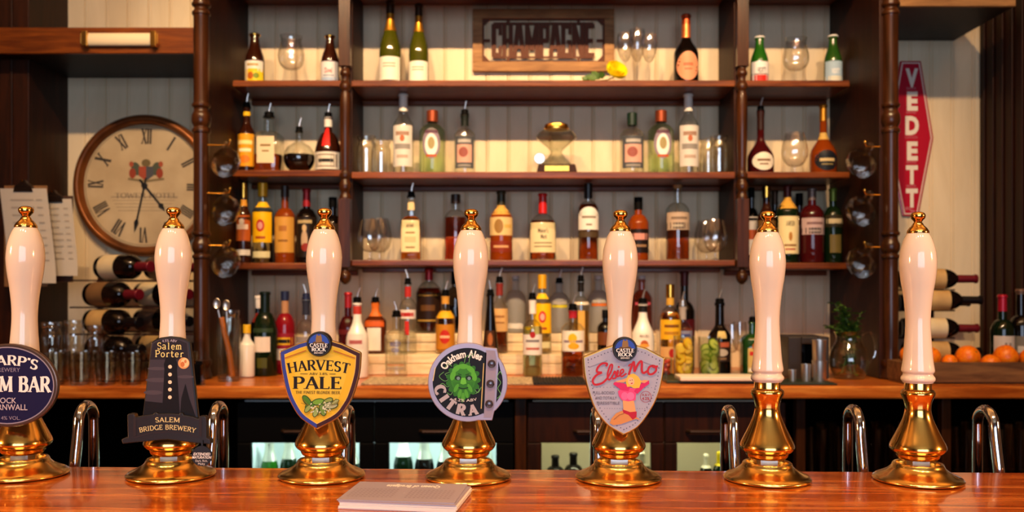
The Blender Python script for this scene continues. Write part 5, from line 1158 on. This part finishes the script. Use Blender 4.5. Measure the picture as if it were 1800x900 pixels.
# ------------------------------------------------------------------ glass tankards hanging on the side panels
def tankard():
    t = thing('hanging_tankard', '', 'glass tankard')
    R = .0495; H = .088
    o = smooth_prof([(R * .80, -H / 2), (R * .98, -H / 2 + .006), (R * 1.05, -.012), (R * 1.02, .015), (R * .95, H / 2)], 4)
    def dim(a, z): return 1 + .035 * math.cos(9 * a) * math.sin((z + H / 2) / H * PI * 3)
    vessel(o, .0035, -H / 2 + .012, 44, dim).build('body', TANKG, t)
    m = MB(); m.tube(cr([(0, R * .96, .03), (0, R * 1.45, .030), (0, R * 1.66, .005), (0, R * 1.5, -.02), (0, R * .98, -.03)], 4), .0056, 10); m.build('handle', TANKG, t)
    return t
tk = None
for side, pts in ((-1, ((397, 286), (397, 370), (397, 461))), (1, ((1514, 287), (1513, 371), (1513, 462)))):
    for i, (px, py) in enumerate(pts):
        Y = 3.52; o = tk or tankard()
        if tk is None: tk = o
        else: o = copy_tree(tk)
        o.location = P(px, py, Y)
        # mouth towards the room and down, handle on top over its hook
        zax = Vector((.10 * side * -1, -.90, -.42)).normalized(); up = Vector((.35 * (1 if side > 0 else .1), 0, 1)); yax = (up - zax * up.dot(zax)).normalized(); xax = yax.cross(zax)
        M = Matrix((xax, yax, zax)).transposed(); o.rotation_euler = M.to_euler()
        o['label'] = ('topmost', 'middle', 'lowest')[i] + ' clear glass tankard hanging inside the ' + ('left' if side < 0 else 'right') + ' turned column'
        o['group'] = 'tankards hanging on brass hooks'
        hk = Vector(o.location) + yax * .0695
        xp = XL if side < 0 else XR
        m = MB(); m.tube([(xp - side * .0005, hk.y, hk.z), (hk.x + side * .016, hk.y, hk.z), (hk.x, hk.y, hk.z), (hk.x - side * .014, hk.y - .002, hk.z + .002), (hk.x - side * .020, hk.y - .004, hk.z + .016)], .003, 8)
        m.lathe([(0, -.006), (.005, -.004), (.006, 0), (.005, .004), (0, .006)], 12, c=(hk.x - side * .020, hk.y - .004, hk.z + .018))
        U(m, 'brass_hook', GOLD)

# ------------------------------------------------------------------ wine lying in racks at both ends
def lying_wine(label, loc, direc, lab, foil, group, R=.041, L=.30, glass=None, l0=.10):
    t = thing('wine_bottle', label, 'bottle', loc, group=group)
    zax = Vector(direc).normalized(); t.rotation_euler = zax.to_track_quat('Z', 'Y').to_euler()
    p = body_prof(R, L, KIND['wine'])
    m = MB(); m.lathe(p, 30); m.build('glass_body', glass or G_DARK, t)
    m = MB(); m.lathe([(R + .0008, L * l0), (R + .0008, L * (l0 + .33))], 30); m.build('label', lab, t)
    m = MB(); q = [(a + .0012, b) for a, b in p if b > L * .74 and a > 0]; m.lathe([(R * .38 + .0012, L * .74)] + q + [(0, L + .001)], 20); m.build('foil', foil, t)
    return t
TANL = mottled('tan_label', '#b08a52', '#c8a468', .6, 10); CREAML = mottled('cream_label', '#cdb68a', '#d9c8a0', .6, 10); BROWNL = mottled('brown_label', '#6a4a2a', '#7d5a34', .6, 10); DARKL = mottled('dark_label', '#4a3324', '#5a4030', .6, 10)
RFOIL = pm('wine_red_foil', '#6a1420', .3, .3); KFOIL = pm('black_foil', '#120e10', .3, .3)
def rack(label, cx, w_, y0, y1, zs, h):
    t = thing('wine_rack', label, 'wine rack', (cx, (y0 + y1) / 2, CT + .0008)); dy = (y1 - y0) / 2
    for s in (-1, 1):
        m = MB(); m.box(s * w_ - .008, s * w_ + .008, dy - .02, dy, 0, h); m.build('upright', PANELW, t)
    for z in zs:
        for a, b in ((dy - .05, dy - .01), (-dy * .2, -dy * .2 + .03)): m = MB(); m.box(-w_, w_, a, b, z - CT - .006, z - CT); m.build('rail', PANELW, t)
    return t
dl = Vector((.86, -.51, 0)).normalized()
rows = ((181, 470, CREAML, RFOIL, 'topmost lying wine bottle with a cream label under the clock'), (162, 518, BROWNL, RFOIL, 'second lying wine bottle from the top, brown label, under the clock'), (162, 566, TANL, KFOIL, 'third lying wine bottle from the top, tan label, under the clock'), (166, 613, DARKL, KFOIL, 'lowest lying wine bottle in the left stack, dark label'))
Yr = 3.72; wr = .0495
rzs = [Z(py, Yr - .07) - wr - .0005 for _, py, *_ in rows]
for (px, py, lb, fo, lab), zr in zip(rows, rzs):
    Y = Yr; x0 = X(px, Y); lying_wine(lab, (x0, Y, zr + wr + .0018), dl, lb, fo, 'wine bottles lying in the left stack', R=wr)
for (px, py, lb, fo, lab), zr, k in zip(rows, rzs, range(4)):
    Y = Yr + .13; lying_wine('lying wine bottle set back behind the %s bottle of the left stack' % ('topmost', 'second', 'third', 'lowest')[k], (X(px, Yr) + .15, Y, zr + wr + .0018), dl, (DARKL, CREAML, DARKL, TANL)[k], fo, 'wine bottles lying in the left stack', R=wr)
rack('dark wooden rack carrying the lying wine bottles under the clock', -1.52, .275, 3.50, 3.98, rzs, .46)
dr_ = Vector((1, -.10, 0)).normalized(); Yr = 3.70
rws = ((1582, 491, TANL, RFOIL, 'topmost lying wine bottle of the right rack, red neck'), (1590, 528, TANL, KFOIL, 'second lying wine bottle of the right rack, black neck'), (1584, 577, CREAML, RFOIL, 'third lying wine bottle of the right rack, red neck above the oranges'), (1588, 618, TANL, KFOIL, 'lowest lying wine bottle of the right rack, behind the oranges'))
rzs = [Z(py, Yr) - .041 for _, py, *_ in rws]
for (px, py, lb, fo, lab), zr in zip(rws, rzs): lying_wine(lab, (X(px, Yr), Yr, zr + .0423), dr_, lb, fo, 'wine bottles lying in the right rack', R=.0405, l0=.235)
rws2 = ((1580, 541), (1582, 593))
for k, (px, py) in enumerate(rws2): lying_wine('lying wine bottle at the back of the right rack, ' + ('upper of the two dark necks' if k == 0 else 'lower of the two dark necks'), (X(px, 3.9), 3.90, rzs[1 if k == 0 else 2] + .041 - .012), (1, -.02, 0), DARKL, KFOIL, 'wine bottles lying in the right rack', R=.036)
rack('dark wooden rack carrying lying wine bottles by the red sign', X(1640, Yr), .125, 3.62, 4.0, rzs, .46)

# ------------------------------------------------------------------ glasses at the left end of the worktop
ST = TUMG
for i, (px, tp, w_, Y) in enumerate(((90, 566, 36, 3.52), (131, 563, 36, 3.51), (168, 572, 32, 3.56))):
    jar(('dimpled half pint jug nearest the navy badge', 'dimpled half pint jug in the middle of three behind the tumblers', 'dimpled half pint jug nearest the lying wine')[i], px, tp, w_, CT, Y, 'half pint jugs', True, 'half_pint_jug', .9)
for r, Y in enumerate((3.30, 3.40)):
    for i in range(6):
        px = 96 + i * 45 + (8 if r else 0); R = 19 * Y / F; H = Z(621 - 3 * r, Y) - CT
        lab = 'short glass tumbler in the %s row on the worktop, %s from the left' % (('front', 'back')[r], ('first', 'second', 'third', 'fourth', 'fifth', 'sixth')[i])
        m = vessel(smooth_prof([(R * .82, 0), (R * .84, .006), (R * .93, H * .5), (R, H)], 3), .0022, .012, 26, lambda a, z: 1 + .012 * math.cos(12 * a))
        tag(m.build('tumbler', ST, None, (X(px, Y), Y, CT + .0008)), lab, 'glass', 'tumblers on the worktop')
# acrylic holder with black cards
Y = 3.27; t = thing('acrylic_holder', 'clear acrylic holder with black cards right of the porter badge', 'holder', P(341, 660, Y)); t.location.z = CT + .0006
h = Z(596, Y) - CT; w_ = 16 * Y / F
m = MB(); m.box(-w_, w_, .02, .023, 0, h); m.box(-w_, w_, -.02, -.017, 0, h * .45); m.box(-w_, w_, -.02, .023, 0, .003); m.box(-w_, -w_ + .002, -.02, .02, 0, h * .45); m.box(w_ - .002, w_, -.02, .02, 0, h * .45); m.build('stand', CLEAR, t)
for k in range(3): m = MB(); m.box(-w_ * .5 + k * .01, w_ * .2 + k * .011, -.012 + k * .008, -.0105 + k * .008, .004, h * (.42 + .05 * k)); m.build('card', BLACK, t)
# glass of bar tools
Y = 3.42; t = thing('tool_jar', 'tall glass of bar spoons and a wooden muddler by the left column', 'jar', (X(402, Y), Y, CT + .0008))
R = 20 * Y / F; H = Z(560, Y) - CT
vessel(smooth_prof([(R * .9, 0), (R * .92, .006), (R, H * .6), (R * 1.04, H)], 3), .0022, .01).build('glass_body', CLEAR, t)
def utensil(name, label, pts, r, mat, extra=None):
    o = thing(name, label, 'bar tool', (X(402, Y), Y, CT + .0008), group='tools in the glass jar'); m = MB(); m.tube(pts, r, 10); m.build('shaft', mat, o)
    if extra: extra(o)
    return o
sc = Y / F
def tip(px, py, dy=0): return (X(px, Y) - X(402, Y), dy, Z(py, Y) - CT)
def bowl(at):
    def f(o):
        m = MB(); M = Matrix.Translation(Vector(at)) @ Matrix.Rotation(PI / 2, 4, 'X')
        m.lathe([(0, -.004), (.010, -.002), (.0135, .002), (.0125, .003), (.009, 0), (0, -.001)], 20, xf=M @ Matrix.Scale(1.45, 4, (0, 1, 0))); m.build('spoon_bowl', STEEL, o)
    return f
utensil('bar_spoon', 'steel bar spoon with its bowl up, left of the two in the tool glass', [(.004, .012, .017), tip(391, 590, .010), tip(382, 545, .010)], .0026, STEEL, bowl(tip(380, 534, .010)))
utensil('bar_spoon', 'steel bar spoon with its bowl up, right of the two in the tool glass', [(.012, .022, .017), tip(398, 600, .022), tip(395, 548, .022)], .0026, STEEL, bowl(tip(395, 537, .022)))
utensil('muddler', 'orange wooden muddler leaning in the tool glass', [(.016, -.010, .018), tip(405, 620, -.012), tip(395, 582, -.009), tip(391, 558, -.008)], [.0115, .011, .010, .0095], pm('muddler_wood', '#b5652a', .4))
jar('clear lidded storage jar behind the tool glass', 405, 545, 34, CT, 3.62, 'storage jars')

# ------------------------------------------------------------------ mats, boards, cash drawer, measures
MATB = mottled('rubber_mat', '#15110d', '#231c16', .7, 160, bump=.6)
def mat_thing(name, label, cat, px0, px1, Y0_, Y1q, z0, z1, mt, slope=0, bev=.002):
    cx = (X(px0, Y0_) + X(px1, Y0_)) / 2; hw = (X(px1, Y0_) - X(px0, Y0_)) / 2; m = MB()
    m.box(-hw, hw, -(Y1q - Y0_) / 2, (Y1q - Y0_) / 2, 0, z1 - z0)
    return tag(m.build(name, mt, None, (cx, (Y0_ + Y1q) / 2, z0 + .0006), bevel=bev), label, cat)
def ribmat(name, label, px0, px1, Ya, Yb):
    cx = (X(px0, Ya) + X(px1, Ya)) / 2; hw = (X(px1, Ya) - X(px0, Ya)) / 2; t = MB(); t.box(-hw, hw, 0, Yb - Ya, 0, .006); n = int(hw * 2 / .012)
    for k in range(n): t.box(-hw + .003 + k * .012, -hw + .009 + k * .012, .004, Yb - Ya - .004, .006, .010)
    return tag(t.build(name, MATB, None, (cx, Ya, CT + .0008)), label, 'bar mat')
ribmat('bar_mat', 'black rubber bar mat between the grey round badge and the silver shield', 938, 1034, 3.27, 3.50)
TOWEL = mottled('pale_bar_towel', '#cdb48c', '#8a7a5e', .9, 90)
mat_thing('bar_towel', 'pale folded bar runner behind the yellow shield, left of the round badge', 'bar runner', 634, 752, 3.27, 3.50, CT, CT + .008, TOWEL)
mat_thing('bar_towel', 'pale folded bar runner between the round badge and the black mat', 'bar runner', 884, 937, 3.27, 3.50, CT, CT + .008, TOWEL)
mat_thing('green_board', 'dark green board lying under the white chopping board', 'board', 1172, 1348, 3.33, 3.60, CT, CT + .011, pm('green_board_plastic', '#2c3318', .5))
mat_thing('chopping_board', 'thick white chopping board in front of the jars of cut fruit', 'chopping board', 1196, 1334, 3.30, 3.42, CT + .0115, CT + .027, pm('white_board', '#e8dcc4', .45), bev=.003)
mat_thing('green_mat', 'dark green mat under the steel spirit measures', 'mat', 1372, 1472, 3.27, 3.46, CT, CT + .006, pm('green_mat_rubber', '#1c2414', .6))
# dark box behind the measures
Y = 3.50; t = thing('display_box', 'dark brown box with a square opening behind the steel measures', 'box', (X(1422, Y), Y + .1, CT + .0006)); w_ = 36 * Y / F; h = Z(592, Y) - CT
BOXM = pm('dark_box', '#2a2019', .45)
m = MB(); m.box(-w_, -w_ * .35, -.1, .1, 0, h); m.box(w_ * .45, w_, -.1, .1, 0, h); m.box(-w_ * .35, w_ * .45, -.1, .1, 0, h * .3); m.box(-w_ * .35, w_ * .45, -.1, .1, h * .82, h); m.box(-w_ * .35, w_ * .45, .05, .1, h * .3, h * .82)
m.build('casing', BOXM, t, bevel=.004)
m = MB(); m.box(-w_ * .2, w_ * .1, -.02, .03, h * .3, h * .6); m.build('tray', BLACK, t, bevel=.003)
mat_thing('paper_block', 'pale block standing between the pump handle and the dark box', 'block', 1344, 1368, 3.62, 3.70, CT, Z(610, 3.66), pm('pale_block', '#cdb894', .6))
def measure(label, px, top, bot, w_, z0=None, Y=3.36):
    R = w_ / 2 * Y / F; za = CT + .0065 if z0 is None else z0; H = Z(top, Y) - za
    t = thing('spirit_measure', label, 'measure', (X(px, Y), Y, za), group='steel spirit measures')
    vessel([(R * .92, 0), (R * .94, .002), (R, H - .004), (R * 1.06, H - .003), (R * 1.06, H)], .001, .002).build('cup', STEEL, t); return za + H
measure('smallest steel measure, standing left of the others on the green mat', 1393, 650, 0, 13)
measure('middle sized steel measure between the smallest and the stacked pair', 1417, 640, 0, 16)
zt = measure('lower steel measure of the stacked pair', 1440, 634, 0, 25)
measure('upper steel measure of the stacked pair', 1440, 597, 0, 24, zt + .0005)

# ------------------------------------------------------------------ jug of mint
Y = 3.52; sc = Y / F; t = thing('mint_jug', 'clear glass jug packed with mint stems by the right column', 'jug', (X(1492, Y), Y, CT + .0008))
H = Z(583, Y) - CT
o = smooth_prof([(24 * sc, 0), (26 * sc, .004), (32 * sc, H * .22), (34 * sc, H * .40), (30 * sc, H * .60), (22 * sc, H * .80), (22 * sc, H * .92), (26 * sc, H)], 3)
vessel(o, .0024, .010, 36).build('glass_body', CLEAR, t)
m = MB(); m.tube(cr([(24 * sc, 0, H * .93), (38 * sc, 0, H * .98), (46 * sc, 0, H * .80), (46 * sc, 0, H * .5), (33 * sc, 0, H * .3)], 4), .005, 10); m.build('handle', GLASS, t)
MINT = mottled('mint_leaf', '#2c4a12', '#4f7420', .55, 60)
rs = random.Random(3); m = MB(); st = MB()
def leaf(mb, c, d, L, W, up):
    d = d.normalized(); s_ = d.cross(up).normalized(); n_ = s_.cross(d)
    mb.add([c, c + d * L * .35 + s_ * W + n_ * .002, c + d * L * .75 + s_ * W * .7, c + d * L - n_ * .004, c + d * L * .75 - s_ * W * .7, c + d * L * .35 - s_ * W + n_ * .002, c + d * L * .5 - n_ * .003], [(0, 1, 6), (1, 2, 6), (2, 3, 6), (3, 4, 6), (4, 5, 6), (5, 0, 6)], 0, True)
for k in range(13):
    a = rs.uniform(0, 2 * PI); b = Vector((math.cos(a) * .03, math.sin(a) * .03, .02)); top_ = Vector((rs.uniform(-.055, .05), rs.uniform(-.05, .04), H + rs.uniform(.02, .11)))
    if k == 0: top_ = Vector((-.085, -.02, H + .02))
    mid = Vector((rs.uniform(-.025, .025), rs.uniform(-.025, .025), H * .85)); path = cr([tuple(b), tuple((b + mid) / 2), tuple(mid), tuple((mid + top_) / 2 + Vector((0, 0, .01))), tuple(top_)], 4)if False else [b, (b * 2 + mid) / 3, mid, (mid + top_) / 2 + Vector((0, 0, .012)), top_]
    st.tube(path, [.0022, .002, .002, .0016, .001], 6)
    for q in range(10):
        f = q / 9; c = path[0].lerp(path[2], f * 2) if f < .5 else path[2].lerp(path[4], f * 2 - 1)
        for s_ in range(2 if f < .5 else 4):
            an = rs.uniform(0, 2 * PI); dd = Vector((math.cos(an), math.sin(an), rs.uniform(-.2, .7)))
            leaf(m, c, dd, rs.uniform(.014, .02) if f < .5 else rs.uniform(.022, .036), rs.uniform(.006, .011), Vector((0, .2, 1)))
st.build('stems', pm('mint_stem', '#3a5a1c', .5), t)
lf = m.build('leaves', MINT, t); lf['kind'] = 'stuff'

# ------------------------------------------------------------------ crate of oranges, standing wine
Y = 3.32; cx = X(1760, Y); hw = X(1885, Y) - cx; t = thing('fruit_crate', 'shallow wooden crate of oranges at the right end of the worktop', 'crate', (cx, 3.385, CT + .0008))
h = Z(637, Y) - CT; x0 = X(1586, Y) - cx
for nm, b in (('front_board', (x0, hw, -.072, -.060, .006, h)), ('back_board', (x0, hw, .060, .072, .006, h)), ('end_board', (x0, x0 + .012, -.060, .060, .006, h)), ('end_board', (hw - .012, hw, -.060, .060, .006, h)), ('base_board', (x0, hw, -.060, .060, .0, .012))):
    m = MB(); m.box(*b); m.build(nm, CRATEW, t, bevel=.002)
m = MB(); m.box(x0 + .014, hw - .014, -.058, .058, .012, h * .30); m.build('straw_lining', CRATEW, t)
ORG = mottled('orange_peel', '#ea6a04', '#f5860e', .38, 90, bump=.35)
def orange(px, py, Y, r, lab, rot):
    t = thing('orange', lab, 'orange', P(px, py, Y), rot, 'oranges in the wooden crate'); R = r * Y / F
    m = MB(); m.lathe(smooth_prof([(0, -R * .95), (R * .3, -R * .93), (R * .72, -R * .68), (R, -.02 * R), (R * .74, R * .66), (R * .3, R * .92), (R * .08, R * .90), (0, R * .86)], 3), 28); m.build('peel', ORG, t)
    m = MB(); m.lathe([(0, R * .86), (R * .1, R * .87), (R * .07, R * .93), (0, R * .94)], 10); m.build('stem_button', pm('orange_button', '#5a5a1c', .6), t)
for a in ((1599, 624, 3.378, 17, 'orange at the left end of the crate, left of the pump handle', (.3, .2, 0)), (1634, 628, 3.385, 19, 'orange just right of the unbadged pump handle', (.5, .3, 0)), (1669, 636, 3.375, 13, 'low orange nearly hidden by the crate front', (1.2, .2, .4)),
          (1701, 628, 3.385, 21, 'plump orange in the middle of the crate, below the lowest lying bottle necks', (.9, .5, .2)), (1741, 640, 3.372, 17, 'bright low orange between two larger ones in the crate', (1.5, 0, .5)), (1768, 627, 3.40, 21, 'large orange high in the crate below the red capped wine', (.4, .8, .1)),
          (1811, 630, 3.385, 18, 'orange cut by the right edge of the picture', (.2, .4, 0))): orange(*a)
Yw = 3.62
bottle('standing wine bottle with a red capsule and pale label behind the oranges', 1762, 518, 38, CT, Yw, 'wine', G_DGREEN, cap=('foil', pm('bright_red_foil', '#a8142c', .3, .3), .065), labels=((.08, .50, .95, '#cdc0ae', (('b', -.3, -.1, .6, .8, '#8a7a6a'), ('b', .1, .3, .6, .8, '#8a7a6a'), ('b', -.6, .6, .3, .36, '#9a8a7a'))),), name='wine_bottle', zs=.58, zn=.70)
bottle('standing dark wine bottle cut by the right edge of the picture', 1794, 508, 38, CT, Yw + .03, 'wine', G_DARK, cap=('foil', pm('grey_brown_foil', '#6a5040', .4, .4), .02), labels=((.08, .46, .95, '#7a705e', (('b', -.7, .7, .5, .7, '#cfc4ae'),)),), name='wine_bottle', zs=.58, zn=.70)

# ------------------------------------------------------------------ yellow rose and crystal ornament
Y = 3.79; t = thing('yellow_rose', 'single yellow rose lying below the wooden sign on the top shelf', 'flower', P(1080, 130, Y)); t.location.z = S1 + .034
m = MB(); YEL = pm('rose_petal', '#fbe314', .45); rs = random.Random(5)
for ring, (r, k, h) in enumerate(((.008, 3, .026), (.015, 5, .03), (.023, 6, .032), (.031, 7, .026))):
    for q in range(k):
        a = 2 * PI * (q + ring * .4) / k; c, s_ = math.cos(a), math.sin(a); vs = []
        for b in range(4):
            for e in range(5):
                u = (e - 2) / 2; v = b / 3; rr = r * (.35 + .75 * math.sin(v * PI * .62)) + .004 * v * ring * .3; an = a + u * (1.35 if ring < 2 else .75)
                vs.append(Vector((math.cos(an) * rr, math.sin(an) * rr, h * v - .012 - .004 * u * u * v)))
        m.add(vs, [(b * 5 + e, b * 5 + e + 1, b * 5 + e + 6, b * 5 + e + 5) for b in range(3) for e in range(4)], 0, True)
hd = m.build('blossom', YEL, t, rot=(.9, .5, 0)); hd.scale = (1.3, 1.3, 1.3); hd.location = (.006, 0, .012)
m = MB(); m.tube([(.0, 0, -.012), (-.03, .01, -.022), (-.09, .02, -.026), (-.16, .02, -.027)], .0022, 8); m.build('stem', pm('rose_stem', '#3a5220', .5), t)
GRL = mottled('rose_leaf', '#33501a', '#4c6a24', .5, 50)
for (c, d_, L, W) in (((-.06, .01, -.02), (-.5, -.2, .45), .05, .018), ((-.07, .0, -.02), (-.9, -.2, .2), .055, .018), ((-.05, 0, -.02), (-.1, -.3, .35), .035, .015), ((-.10, .02, -.025), (-1, -.1, .5), .04, .015)):
    m = MB(); leaf(m, Vector(c), Vector(d_), L, W, Vector((0, -1, .3))); m.build('leaf', GRL, t)
Y = 3.86; sc = Y / F; t = thing('crystal_ornament', 'fan shaped crystal ornament with a gold top on a brown plinth', 'ornament', (X(978, Y), Y, S2 + .0003))
def zz(py): return Z(py, Y) - S2
m = MB(); m.prism([(-36 * sc, 0), (36 * sc, 0), (32 * sc, zz(291)), (-32 * sc, zz(291))], -.045, .045); m.build('plinth', PANELW, t, bevel=.003)
m = MB(); m.box(-21 * sc, 21 * sc, -.047, -.045, zz(303), zz(294)); m.build('plaque', GOLD, t)
CRY = thin('cut_crystal', '#eef3ea', edge='#aab0a6', gain=4)
m = MB(); m.lathe([(0, zz(291)), (27 * sc, zz(291)), (24 * sc, zz(286)), (14 * sc, zz(276)), (10 * sc, zz(268)), (14 * sc, zz(262)), (28 * sc, zz(250)), (36 * sc, zz(243)), (36 * sc, zz(240)), (30 * sc, zz(233)), (24 * sc, zz(229)), (0, zz(229))], 12, dr=.6, smooth=False); m.build('crystal', CRY, t)
m = MB(); m.lathe([(0, zz(229)), (20 * sc, zz(229)), (22 * sc, zz(226)), (20 * sc, zz(219)), (15 * sc, zz(217)), (0, zz(217))], 24, dr=.6); m.build('gold_top', GOLD, t)
m = MB(); m.lathe([(0, -.006), (9 * sc, -.006), (10 * sc, 0), (9 * sc, .006), (0, .006)], 14, xf=Matrix.Translation((-30 * sc, -.038, zz(281))) @ RX, smooth=False); m.build('crystal_disc', CRY, t)

# ------------------------------------------------------------------ bottles inside the fridges, glasses under the worktop
def fbottle(px, top, w_, Y, glass, foil, lab, group, kind='beer', fl=.05):
    Z0 = .577; bottle(lab, px, top, w_, Z0, Y, kind, glass, cap=('foil', foil, fl), labels=((.1, .42, .9, '#cfc8b8'),), group=group)
SIL = pm('silver_foil', '#d9d4c0', .3, .7); WF = pm('white_foil', '#f0ead6', .4, .2); YF_ = pm('yellow_fridge_foil', '#d9c01c', .4, .2)
names = ('nearest the porter badge', 'second from the left', 'third from the left', 'half behind the yellow shield pump', 'right of the yellow shield pump')
for i, (px, tp, g, f) in enumerate(((474, 782, G_BEERG, SIL), (508, 778, G_DGREEN, SIL), (541, 780, G_BEERG, WF), (574, 782, G_BEERG, SIL), (618, 786, G_DGREEN, SIL))):
    fbottle(px, tp - 8, 31, 3.46, g, f, 'bottle behind the left fridge door, ' + names[i], 'bottles in the left fridge door', 'beer', .075)
names = ('with a bright white foil, leftmost', 'with a silver foil, second from the left', 'with a silver foil, third from the left', 'green, behind the round badge pump')
for i, (px, tp, g, f) in enumerate(((709, 768, G_DGREEN, WF), (746, 772, G_DARK, SIL), (784, 776, G_DARK, SIL), (856, 784, G_BEERG, SIL))):
    fbottle(px, tp - 2, 35, 3.46, g, f, 'bottle behind the second fridge door ' + names[i], 'bottles in the second fridge door', 'beer', .075)
names = ('dark capped, left', 'dark capped, second', 'pale capped, right of the silver shield pump')
for i, (px, tp) in enumerate(((976, 800), (1008, 796), (1128, 794))):
    fbottle(px, tp, 34, 3.46, (G_DARK, G_DARK, CLEARD)[i], (KFOIL, KFOIL, SIL)[i], 'mixer bottle behind the third fridge door, ' + names[i], 'bottles in the third fridge door', 'std')
names = ('pale capped', 'yellow capped, left of the two', 'yellow capped, right of the two')
for i, (px, tp) in enumerate(((1241, 798), (1264, 794), (1284, 790))):
    fbottle(px, tp, 22, 3.46, (G_DARK, G_DGREEN, G_BEERG)[i], (WF, YF_, YF_)[i], 'mixer bottle behind the fourth fridge door, ' + names[i], 'bottles in the fourth fridge door', 'std')
DG = TUMG; pint = None
for r, Y in enumerate((3.42, 3.56)):
    for i, px in enumerate((1436, 1484, 1532, 1580, 1628, 1692, 1740, 1788)):
        x = X(px + r * 18, Y); H = .255; R = .043
        if pint is None:
            m = vessel(smooth_prof([(R * .74, 0), (R * .75, .006), (R * .86, H * .5), (R * .98, H * .78), (R, H)], 3), .0022, .012, 26); pint = m.build('pint_glass', DG)
            o = pint
        else:
            o = pint.copy(); COL.objects.link(o)
        o.location = (x, Y, .5862); tag(o, 'empty pint glass in the %s row on the dark shelf under the worktop' % ('front', 'back')[r], 'glass', 'pint glasses under the worktop, %s row' % ('front', 'back')[r])
# drinks fridge top edge light strip seen as dull handles is part of the fridges; small metal hook left on the bar edge
